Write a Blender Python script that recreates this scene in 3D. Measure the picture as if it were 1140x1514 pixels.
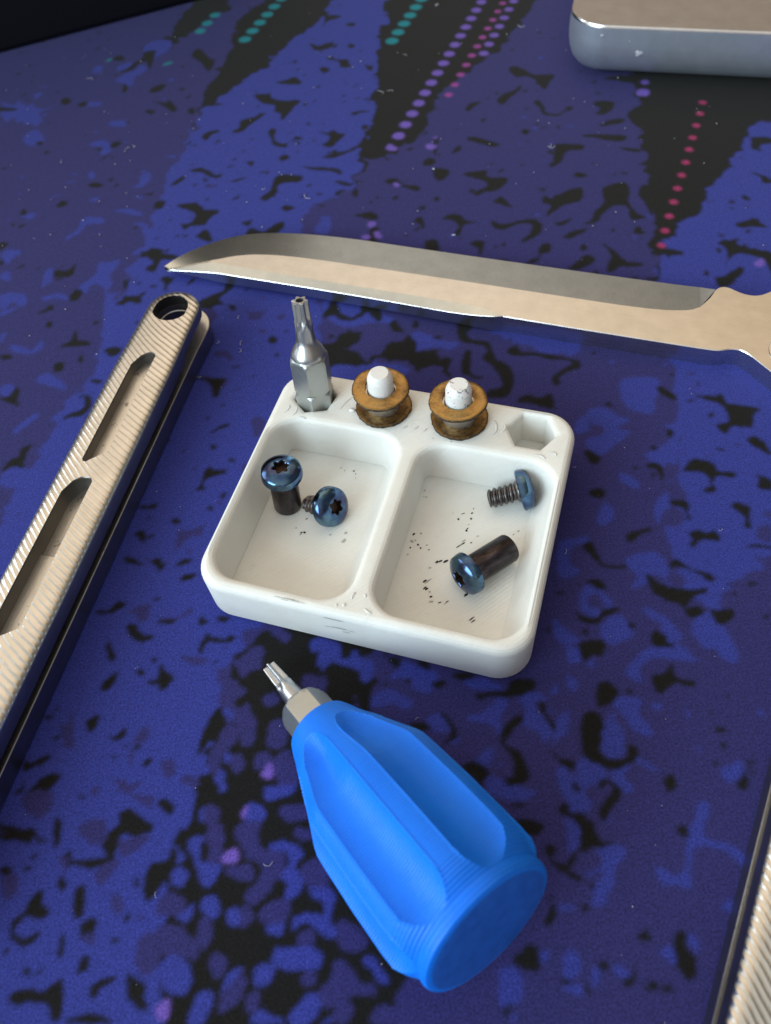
import bpy, bmesh, math, random
import numpy as np
from mathutils import Matrix, Vector
from mathutils.geometry import delaunay_2d_cdt
# ------------------------------------------------------------------ scene, camera, light (all lengths below are millimetres, MM turns them to metres)
MM = 0.001
scn = bpy.context.scene
for o in list(bpy.data.objects): bpy.data.objects.remove(o)
COL = scn.collection
random.seed(7); rng = np.random.default_rng(11)

PITCH, ROLL, CAM_H, FOC = math.radians(55.5), math.radians(7.0), 112.0, 1180.0/1514.0
F = Vector((0, math.cos(PITCH), -math.sin(PITCH))); R0 = Vector((1,0,0)); U0 = Vector((0, math.sin(PITCH), math.cos(PITCH)))
RV = math.cos(ROLL)*R0 - math.sin(ROLL)*U0; UV = math.cos(ROLL)*U0 + math.sin(ROLL)*R0
cd = bpy.data.cameras.new('camera'); cam = bpy.data.objects.new('camera', cd); COL.objects.link(cam)
m = Matrix((RV, UV, -F)).transposed().to_4x4(); m.translation = Vector((0,0,CAM_H*MM)); cam.matrix_world = m
cd.sensor_fit = 'VERTICAL'; cd.sensor_height = 24.0; cd.lens = 24.0*FOC
cd.clip_start = 0.005; cd.clip_end = 50
cd.dof.use_dof = True; cd.dof.focus_distance = 0.128; cd.dof.aperture_fstop = 24.0*FOC/1.0
scn.camera = cam

w = bpy.data.worlds.new('World'); scn.world = w; w.use_nodes = True
nt = w.node_tree; nt.nodes.clear()
out = nt.nodes.new('ShaderNodeOutputWorld'); bg = nt.nodes.new('ShaderNodeBackground')
tc = nt.nodes.new('ShaderNodeTexCoord'); sx = nt.nodes.new('ShaderNodeSeparateXYZ'); rp = nt.nodes.new('ShaderNodeValToRGB')
nt.links.new(tc.outputs['Generated'], sx.inputs[0]); nt.links.new(sx.outputs['Z'], rp.inputs[0])
mr = nt.nodes.new('ShaderNodeMapRange'); mr.interpolation_type = 'SMOOTHSTEP'   # the room is brighter towards its window side
mr.inputs['From Min'].default_value = .08; mr.inputs['From Max'].default_value = .55; mr.inputs['To Min'].default_value = 1.65; mr.inputs['To Max'].default_value = .50
nt.links.new(sx.outputs['X'], mr.inputs['Value']); nt.links.new(mr.outputs[0], bg.inputs[1])
nt.links.new(rp.outputs[0], bg.inputs[0]); nt.links.new(bg.outputs[0], out.inputs[0])
# a plain room: dull walls low down, paler ceiling above
cr = rp.color_ramp; cr.elements[0].position = 0.0; cr.elements[0].color = (.20,.19,.18,1)
cr.elements[1].position = 0.75; cr.elements[1].color = (.43,.42,.39,1)
e = cr.elements.new(0.40); e.color = (.37,.32,.275,1)

def area(name, loc, size, size_y, power, col, aim=(0,0.1,0)):
    l = bpy.data.lights.new(name, 'AREA'); l.shape = 'RECTANGLE'; l.size = size; l.size_y = size_y; l.energy = power; l.color = col
    o = bpy.data.objects.new(name, l); COL.objects.link(o); o.location = loc
    o.rotation_euler = (Vector(aim)-Vector(loc)).to_track_quat('-Z','Y').to_euler()
    return o
area('window_light', (-1.48, -0.92, 0.74), 1.2, 1.2, 40, (.70,.90,1.0))
area('second_window_light', (-1.62, 0.72, 0.62), .9, .9, 9, (.84,.95,1.0))
area('warm_ceiling_bounce', (0.05, 1.05, 1.45), 2.5, 1.35, 7.7, (1.0,.66,.32))

scn.view_settings.view_transform = 'Standard'; scn.view_settings.look = 'None'
scn.view_settings.exposure = 0.0; scn.view_settings.gamma = 1.0
scn.render.engine = 'CYCLES'

# ------------------------------------------------------------------ helpers
def link(o, parent=None):
    COL.objects.link(o)
    if parent is not None: o.parent = parent
    return o
def mesh(name, verts, faces, mat, parent=None, smooth=None, loc=None, rot=None, side=None):
    me = bpy.data.meshes.new(name); me.from_pydata([(x*MM,y*MM,z*MM) for x,y,z in verts], [], faces); me.update()
    bm = bmesh.new(); bm.from_mesh(me); bmesh.ops.remove_doubles(bm, verts=bm.verts, dist=1e-7); bmesh.ops.recalc_face_normals(bm, faces=bm.faces); bm.to_mesh(me); bm.free()
    if mat: me.materials.append(mat)
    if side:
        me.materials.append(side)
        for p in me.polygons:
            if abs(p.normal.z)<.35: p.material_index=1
    if smooth is not None:
        me.polygons.foreach_set('use_smooth', [True]*len(me.polygons))
        if smooth < 180: me.set_sharp_from_angle(angle=math.radians(smooth))
    o = link(bpy.data.objects.new(name, me), parent)
    if loc is not None: o.location = Vector(loc)*MM
    if rot is not None: o.rotation_euler = rot
    return o
def tag(o, label=None, cat=None, group=None, kind=None):
    for k, v in (('label',label),('category',cat),('group',group),('kind',kind)):
        if v: o[k] = v
    return o
def thing(name, label, cat, loc=(0,0,0), rot=None, group=None, mat4=None):
    o = link(bpy.data.objects.new(name, None)); o.empty_display_size = .005
    if mat4 is not None: o.matrix_world = mat4
    else:
        o.location = Vector(loc)*MM
        if rot is not None: o.rotation_euler = rot
    return tag(o, label, cat, group)
def frame(origin, z, x=None):
    z = Vector(z).normalized(); x = Vector(x) if x is not None else Vector((0,0,1))
    x = (x - z*x.dot(z))
    if x.length < 1e-5: x = Vector((1,0,0)) - z*z.x
    x.normalize(); y = z.cross(x)
    m = Matrix((x,y,z)).transposed().to_4x4(); m.translation = Vector(origin)*MM
    return m
def rings(rs, close_start=True, close_end=True):
    """rs: list of rings (equal length lists of 3d points) -> verts, faces"""
    v=[]; f=[]; n=len(rs[0])
    for r in rs: v += list(r)
    for i in range(len(rs)-1):
        for j in range(n):
            k=(j+1)%n; f.append((i*n+j, i*n+k, (i+1)*n+k, (i+1)*n+j))
    if close_start: f.append(tuple(range(n))[::-1])
    if close_end: f.append(tuple((len(rs)-1)*n+j for j in range(n)))
    return v, f
def lathe(prof, n=64, rfun=None, **k):
    rs=[]
    for i,(r,z) in enumerate(prof):
        rs.append([((r if rfun is None else rfun(r,z,a))*math.cos(a), (r if rfun is None else rfun(r,z,a))*math.sin(a), z) for a in (2*math.pi*j/n for j in range(n))])
    return rings(rs, **k)
def join(*vf):
    V=[];Fc=[]
    for v,f in vf:
        o=len(V); V+=list(v); Fc+=[tuple(i+o for i in q) for q in f]
    return V,Fc
def rrect(x0,x1,y0,y1,r,z,n=10):
    p=[]
    for cx,cy,a0 in ((x1-r,y1-r,0),(x0+r,y1-r,90),(x0+r,y0+r,180),(x1-r,y0+r,270)):
        for i in range(n+1):
            a=math.radians(a0+90*i/n); p.append((cx+r*math.cos(a), cy+r*math.sin(a), z))
    return p
def fill(loops, z):
    """flat face at height z: first loop outside, the others holes"""
    pts=[];edges=[];
    for lp in loops:
        o=len(pts); n=len(lp); pts += [Vector((p[0],p[1])) for p in lp]; edges += [(o+i,o+(i+1)%n) for i in range(n)]
    v,e,f,_,_,_ = delaunay_2d_cdt(pts, edges, [], 0, 1e-6)
    def inside(p, lp):
        c=False; n=len(lp)
        for i in range(n):
            x1,y1=lp[i][:2]; x2,y2=lp[(i+1)%n][:2]
            if (y1>p[1])!=(y2>p[1]) and p[0] < (x2-x1)*(p[1]-y1)/(y2-y1)+x1: c=not c
        return c
    ff=[]
    for t in f:
        c=sum((v[i] for i in t), Vector((0,0)))/len(t)
        if inside(c, loops[0]) and not any(inside(c,h) for h in loops[1:]): ff.append(tuple(t))
    return [(p.x,p.y,z) for p in v], ff
def offset(lp, d):
    """inward offset (counter-clockwise loop) by vertex normals"""
    n=len(lp); out=[]
    for i in range(n):
        p0=Vector(lp[i-1][:2]); p=Vector(lp[i][:2]); p1=Vector(lp[(i+1)%n][:2])
        a=(p-p0); b=(p1-p)
        a = a.normalized() if a.length>1e-9 else b.normalized(); b = b.normalized() if b.length>1e-9 else a
        na=Vector((-a.y,a.x)); nb=Vector((-b.y,b.x)); s=na+nb
        s = s/max(.35, 1+na.dot(nb)); out.append((p.x+s.x*d, p.y+s.y*d))
    return out
def ccw(lp):
    A=sum(lp[i-1][0]*lp[i][1]-lp[i][0]*lp[i-1][1] for i in range(len(lp)))
    return lp if A>0 else lp[::-1]
def resample(lp, step, closed=True):
    out=[]; n=len(lp)
    for i in range(n if closed else n-1):
        a=Vector(lp[i][:2]); b=Vector(lp[(i+1)%n][:2]); k=max(1,int((b-a).length/step))
        out += [tuple(a+(b-a)*j/k) for j in range(k)]
    if not closed: out.append(tuple(lp[-1][:2]))
    return out
def smooth_loop(lp, it=2):
    for _ in range(it):
        n=len(lp); lp=[((lp[i-1][0]+2*lp[i][0]+lp[(i+1)%n][0])/4,(lp[i-1][1]+2*lp[i][1]+lp[(i+1)%n][1])/4) for i in range(n)]
    return lp
def chaikin(pts, it=3):
    for _ in range(it):
        q=[pts[0]]
        for a,b in zip(pts[:-1],pts[1:]):
            q.append((a[0]*.75+b[0]*.25, a[1]*.75+b[1]*.25)); q.append((a[0]*.25+b[0]*.75, a[1]*.25+b[1]*.75))
        q.append(pts[-1]); pts=q
    return pts
def plate(outer, holes, z0, z1, ch_top=.3, ch_hole=.2, ch_bot=.2):
    """flat plate with chamfered edges and open holes"""
    outer=ccw(outer); holes=[ccw(h) for h in holes]
    parts=[]
    def z3(lp,z): return [(p[0],p[1],z) for p in lp]
    oi=offset(outer,ch_top); ob=offset(outer,ch_bot)
    parts.append(rings([z3(ob,z0),z3(outer,z0+ch_bot),z3(outer,z1-ch_top),z3(oi,z1)],False,False))
    ho=[offset(h,-ch_hole) for h in holes]
    for h,hb in zip(holes,ho): parts.append(rings([z3(hb,z0),z3(h,z0+ch_hole),z3(h,z1-ch_hole),z3(hb,z1)],False,False))
    parts.append(fill([oi]+ho, z1)); parts.append(fill([ob]+ho, z0))
    return join(*parts)
def circle(cx,cy,r,n=48): return [(cx+r*math.cos(2*math.pi*i/n), cy+r*math.sin(2*math.pi*i/n)) for i in range(n)]
def tube(path, r, n=6):
    rs=[]
    for i,p in enumerate(path):
        p=Vector(p); t=(Vector(path[min(i+1,len(path)-1)])-Vector(path[max(i-1,0)])).normalized()
        s=t.cross(Vector((0.1,0.2,1))).normalized(); q=s.cross(t); rr=r[i] if isinstance(r,(list,tuple)) else r
        rs.append([tuple(p+(s*math.cos(2*math.pi*j/n)+q*math.sin(2*math.pi*j/n))*rr) for j in range(n)])
    return rings(rs)

# ------------------------------------------------------------------ materials
class Mt:
    def __init__(s, name, base=(.5,.5,.5), rough=.5, metal=0., spec=.5):
        s.m=bpy.data.materials.new(name); s.m.use_nodes=True; s.t=s.m.node_tree; s.b=s.t.nodes['Principled BSDF']
        s.b.inputs['Base Color'].default_value=(*base,1); s.b.inputs['Roughness'].default_value=rough
        s.b.inputs['Metallic'].default_value=metal; s.b.inputs['Specular IOR Level'].default_value=spec
        s.tc=s.n('ShaderNodeTexCoord'); mp=s.n('ShaderNodeMapping'); mp.inputs['Scale'].default_value=(1000,)*3
        s.l(s.tc.outputs['Object'], mp.inputs[0]); s.co=mp.outputs[0]; s.h=None
    def n(s,t,**k):
        x=s.t.nodes.new(t)
        for a,b in k.items(): setattr(x,a,b)
        return x
    def l(s,a,b): s.t.links.new(a,b)
    def noise(s, scale, detail=3, rough=.55, stretch=None, dist=0., rot=0.):
        x=s.n('ShaderNodeTexNoise'); x.inputs['Scale'].default_value=scale; x.inputs['Detail'].default_value=detail; x.inputs['Roughness'].default_value=rough; x.inputs['Distortion'].default_value=dist
        if stretch:
            mp=s.n('ShaderNodeMapping'); mp.inputs['Scale'].default_value=stretch
            r0=s.n('ShaderNodeMapping'); r0.inputs['Rotation'].default_value=(0,0,rot); s.l(s.co,r0.inputs[0]); s.l(r0.outputs[0],mp.inputs[0]); s.l(mp.outputs[0],x.inputs['Vector'])
        else: s.l(s.co,x.inputs['Vector'])
        return x.outputs['Fac']
    def wave(s, scale, rot=(0,0,0), direction='X', dist=0., wtype='BANDS', prof='SIN', loc=(0,0,0)):
        mp=s.n('ShaderNodeMapping'); mp.inputs['Rotation'].default_value=rot; mp.inputs['Location'].default_value=loc; s.l(s.co,mp.inputs[0])
        x=s.n('ShaderNodeTexWave', wave_type=wtype, wave_profile=prof)
        if wtype=='BANDS': x.bands_direction=direction
        else: x.rings_direction='Z'
        x.inputs['Scale'].default_value=scale; x.inputs['Distortion'].default_value=dist; x.inputs['Detail'].default_value=1; x.inputs['Detail Scale'].default_value=.6
        s.l(mp.outputs[0],x.inputs['Vector']); return x.outputs['Fac']
    def ramp(s, fac, stops):
        r=s.n('ShaderNodeValToRGB'); s.l(fac,r.inputs[0]); el=r.color_ramp.elements
        while len(el)<len(stops): el.new(.5)
        for q,(p,c) in zip(el,stops): q.position=p; q.color=(*c,1) if len(c)==3 else c
        return r.outputs[0]
    def mix(s, fac, a, b, mode='MIX'):
        x=s.n('ShaderNodeMix', data_type='RGBA', blend_type=mode)
        for sock,v in ((x.inputs['Factor'],fac),(x.inputs['A'],a),(x.inputs['B'],b)):
            if hasattr(v,'is_linked') or hasattr(v,'links'): s.l(v,sock)
            else: sock.default_value = v if not isinstance(v,tuple) else (*v,1)
        return x.outputs['Result']
    def math(s, op, a, b=0.):
        x=s.n('ShaderNodeMath', operation=op)
        for i,v in enumerate((a,b)):
            if hasattr(v,'links'): s.l(v,x.inputs[i])
            else: x.inputs[i].default_value=v
        return x.outputs[0]
    def color(s,c): s.l(c,s.b.inputs['Base Color']); return s
    def rough(s,fac,lo,hi):
        x=s.n('ShaderNodeMapRange'); x.inputs['To Min'].default_value=lo; x.inputs['To Max'].default_value=hi; s.l(fac,x.inputs['Value']); s.l(x.outputs[0],s.b.inputs['Roughness']); return s
    def bump(s,fac,dist_mm,strength=1.):
        x=s.n('ShaderNodeBump'); x.inputs['Distance'].default_value=dist_mm*MM; x.inputs['Strength'].default_value=strength; s.l(fac,x.inputs['Height'])
        if s.h is not None: s.l(s.h,x.inputs['Normal'])
        s.h=x.outputs[0]; s.l(s.h,s.b.inputs['Normal']); return s

def metal(name, base, r0, r1, grain=(.25,6,6), gb=.004, dirt=None, rot=0., streak=0.):
    a=Mt(name, base, r0, 1.0); n=a.noise(1.0,4,.6,grain,rot=rot); a.rough(n,r0,r1); a.bump(n,gb)
    big=a.noise(.25,3); c=a.ramp(big,[(.3,tuple(v*.88 for v in base)),(.7,base)])
    if streak: c=a.mix(1.0,c,a.ramp(a.noise(1.0,5,.7,grain,rot=rot),[(.3,(1-streak,)*3),(.7,(1+streak,)*3)]),'MULTIPLY')
    if dirt: c=a.mix(a.ramp(a.noise(dirt[0],5,.7),[(dirt[1],(0,0,0)),(dirt[1]+.08,(1,1,1))]), c, dirt[2])
    a.color(c); return a
M={}
a=Mt('mat_fabric',(.03,.03,.1),.95,0,.12)
at=a.n('ShaderNodeAttribute',attribute_name='print'); g=a.noise(3.2,3,.7); g2=a.noise(.9,2)
c=a.mix(1.0, at.outputs['Color'], a.ramp(g,[(.32,(.58,.58,.58)),(.68,(1.42,1.42,1.42))]),'MULTIPLY')
c=a.mix(.5, c, a.ramp(g2,[(.2,(.8,.8,.8)),(.8,(1.2,1.2,1.2))]),'MULTIPLY')
a.color(c); a.bump(a.noise(2.6,3,.7),.10,.9)
a.b.inputs['Sheen Weight'].default_value=.07; a.b.inputs['Sheen Roughness'].default_value=.5
M['mat']=a.m
a=Mt('white_printed_plastic',(.80,.80,.77),.42,0,.45)
a.b.inputs['Subsurface Weight'].default_value=.35; a.b.inputs['Subsurface Radius'].default_value=(1,.9,.8); a.b.inputs['Subsurface Scale'].default_value=.0012
a.bump(a.wave(1.1,direction='Z',dist=.6),.035); ge=a.n('ShaderNodeNewGeometry'); gz=a.n('ShaderNodeSeparateXYZ'); a.l(ge.outputs['True Normal'],gz.inputs[0])   # top-layer strokes only show on level faces
a.bump(a.math('MULTIPLY',a.wave(.55,rot=(0,0,math.radians(38)),dist=.5),a.math('POWER',a.math('ABSOLUTE',gz.outputs['Z']),8.)),.022); a.bump(a.noise(.5,3),.05)
c=a.ramp(a.noise(.12,4),[(.3,(.77,.77,.735)),(.7,(.83,.83,.80))])
c=a.mix(a.math('MULTIPLY',a.ramp(a.noise(.42,5,.7),[(.58,(0,0,0)),(.78,(1,1,1))]),.22),c,(.52,.52,.50)); a.color(c); M['tray']=a.m
a=Mt('peg_plastic',(.80,.80,.79),.35,0,.5); a.bump(a.wave(1.3,direction='Z',dist=.4),.02)
sc=a.ramp(a.noise(.9,5,.75,(1,.35,1)),[(.62,(0,0,0)),(.66,(1,1,1))]); a.color(a.mix(a.math('MULTIPLY',sc,.0),(.80,.80,.79),(.12,.12,.13)))
a.b.inputs['Subsurface Weight'].default_value=.3; a.b.inputs['Subsurface Scale'].default_value=.001; M['peg']=a.m
a=Mt('scuffed_peg_plastic',(.80,.80,.79),.35,0,.5); a.bump(a.wave(1.3,direction='Z',dist=.4),.02)
sc=a.ramp(a.noise(.8,5,.75,(.5,1.2,1)),[(.56,(0,0,0)),(.61,(1,1,1))]); a.color(a.mix(sc,(.80,.80,.79),(.2,.2,.21)))
a.b.inputs['Subsurface Weight'].default_value=.3; a.b.inputs['Subsurface Scale'].default_value=.001; M['peg2']=a.m
a=Mt('blue_printed_plastic',(.003,.19,.95),.42,0,.35)
a.b.inputs['Subsurface Weight'].default_value=.25; a.b.inputs['Subsurface Radius'].default_value=(.3,.6,1.2); a.b.inputs['Subsurface Scale'].default_value=.001
a.bump(a.wave(.8,direction='Z',dist=.25),.06); a.bump(a.noise(.35,3),.08)
a.rough(a.noise(.4,4),.36,.52); a.color(a.ramp(a.noise(.15,3),[(.3,(.003,.175,.88)),(.7,(.004,.20,.97))])); M['blue']=a.m
a=Mt('darker_blue_plastic',(.011,.105,.62),.33,0,.5); a.bump(a.noise(1.4,4),.03); a.bump(a.wave(.9,rot=(0,0,.6),dist=.4),.006)  # deeper blue than the grip, for the butt face
a.color(a.ramp(a.noise(.5,5,.7),[(.35,(.008,.105,.55)),(.7,(.014,.15,.72))])); M['blue2']=a.m
M['steel']=metal('satin_blade_steel',(.66,.655,.64),.22,.33,(.10,5,5),.0010,rot=math.radians(23),streak=.07).m
M['grind']=metal('ground_bevel_steel',(.57,.61,.61),.25,.33,(6,.10,6),.0012,rot=math.radians(23),streak=.08).m
a=metal('milled_titanium',(.66,.64,.60),.24,.36,(5,.3,5),.004)
sp_=a.n('ShaderNodeSeparateXYZ'); a.l(a.co,sp_.inputs[0]); X_,Y_=sp_.outputs['X'],sp_.outputs['Y']   # curved cutter marks across the face
ph=a.math('ADD',a.math('SUBTRACT',X_,a.math('MULTIPLY',Y_,.765)),a.math('MULTIPLY',a.math('MULTIPLY',Y_,Y_),.0265))
ph=a.math('ADD',ph,a.math('MULTIPLY',a.noise(.35,3),.5))
gr=a.math('POWER',a.math('ADD',a.math('MULTIPLY',a.math('SINE',a.math('MULTIPLY',ph,2*math.pi/1.2)),.5),.5),1.6); a.bump(a.noise(1.2,4,.6),.03); a.bump(gr,.15,.55); M['ti']=a.m
M['ti2']=metal('titanium_inside',(.55,.54,.52),.22,.42,(.2,5,5),.01,(.9,.62,(.14,.13,.12))).m
M['ti_side']=metal('dark_side_titanium',(.27,.265,.27),.3,.42,(.2,5,5),.006).m  # much darker copy of the titanium for the upright faces
M['ti3']=metal('shaded_slot_titanium',(.17,.165,.16),.3,.45,(.3,5,5),.01).m  # dark base paints in the dim reflections inside slots and pivot hole
M['ti4']=metal('pocket_titanium',(.74,.72,.68),.34,.46,(.2,5,5),.02,(.5,.6,(.25,.23,.21))).m
M['bit']=metal('bit_steel',(.47,.49,.48),.36,.5,(2,2,2),.010).m
M['bit2']=metal('bit_tip_steel',(.54,.55,.56),.26,.40,(3,3,.4),.02,(1.3,.66,(.10,.085,.07))).m
a=metal('worn_bronze',(.56,.31,.085),.20,.38,(3,3,3),.02)
d1=a.ramp(a.noise(.32,5,.7),[(.48,(0,0,0)),(.72,(1,1,1))]); d2=a.ramp(a.noise(1.6,5,.7),[(.58,(0,0,0)),(.74,(1,1,1))])
c=a.mix(d1,(.37,.23,.085),(.13,.08,.038)); c=a.mix(d2,c,(.06,.04,.025)); a.color(c); a.l(a.math('SUBTRACT',.95,a.math('MULTIPLY',d2,.6)),a.b.inputs['Metallic']); M['bronze']=a.m
a=metal('grimy_bronze',(.22,.13,.05),.40,.6,(3,3,3),.03)
d2=a.ramp(a.noise(1.3,6,.7),[(.45,(0,0,0)),(.7,(1,1,1))]); a.color(a.mix(d2,(.25,.15,.06),(.05,.035,.025))); M['bronze2']=a.m
a=Mt('black_grime',(.03,.024,.018),.6,0,.35); a.color(a.ramp(a.noise(1.6,4),[(.42,(.016,.013,.011)),(.58,(.10,.065,.03))])); M['grime']=a.m
M['bush']=metal('bushing_steel',(.80,.82,.84),.38,.55,(.3,.3,6),.006,(1.2,.66,(.08,.07,.06))).m
a=metal('blued_titanium',(.10,.20,.33),.12,.24,(2,2,2),.006)
c=a.ramp(a.noise(.30,3),[(.34,(.055,.05,.11)),(.50,(.06,.11,.22)),(.66,(.12,.22,.31))]); c=a.mix(a.ramp(a.noise(1.1,5,.7),[(.62,(0,0,0)),(.75,(1,1,1))]),c,(.05,.05,.06)); a.color(c); M['blued']=a.m
a=metal('darkened_barrel',(.13,.11,.13),.26,.42,(.35,.35,5),.02)
c=a.ramp(a.noise(.7,5,.65,(1,1,.3)),[(.35,(.026,.022,.020)),(.55,(.075,.062,.072)),(.7,(.15,.14,.17))]); a.color(c); M['barrel']=a.m
M['thread']=metal('screw_thread_steel',(.17,.155,.155),.24,.4,(3,3,3),.02,(1.0,.52,(.05,.04,.035))).m
a=Mt('recess_dark',(.06,.035,.025),.45,.7,.4); a.bump(a.noise(2.5,4),.05); M['recess']=a.m
a=metal('anodised_aluminium',(.40,.43,.50),.46,.54,(5,5,5),.002); a.b.inputs['Metallic'].default_value=.72; M['alu']=a.m  # blue in the base colour stands in for the mat mirrored in the sides
a=metal('brown_tinted_lid_aluminium',(.40,.37,.35),.44,.52,(5,5,5),.002); a.b.inputs['Metallic'].default_value=.8; M['lid']=a.m  # same metal as the shell; the room's brown reflection is put into its colour
M['alu_edge']=metal('bare_aluminium_edge',(.85,.86,.88),.15,.3,(3,3,3),.003).m
a=Mt('black_plastic',(.006,.0065,.010),.7,0,.2); a.bump(a.noise(1.2,3),.05); M['black']=a.m
a=Mt('lint',(.42,.43,.47),.9,0,.2); M['lint']=a.m
a=Mt('grey_smear',(.44,.44,.43),.7,0,.2); M['smear']=a.m
a=Mt('thread_locker',(.02,.018,.02),.8,0,.2); M['flake']=a.m

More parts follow.
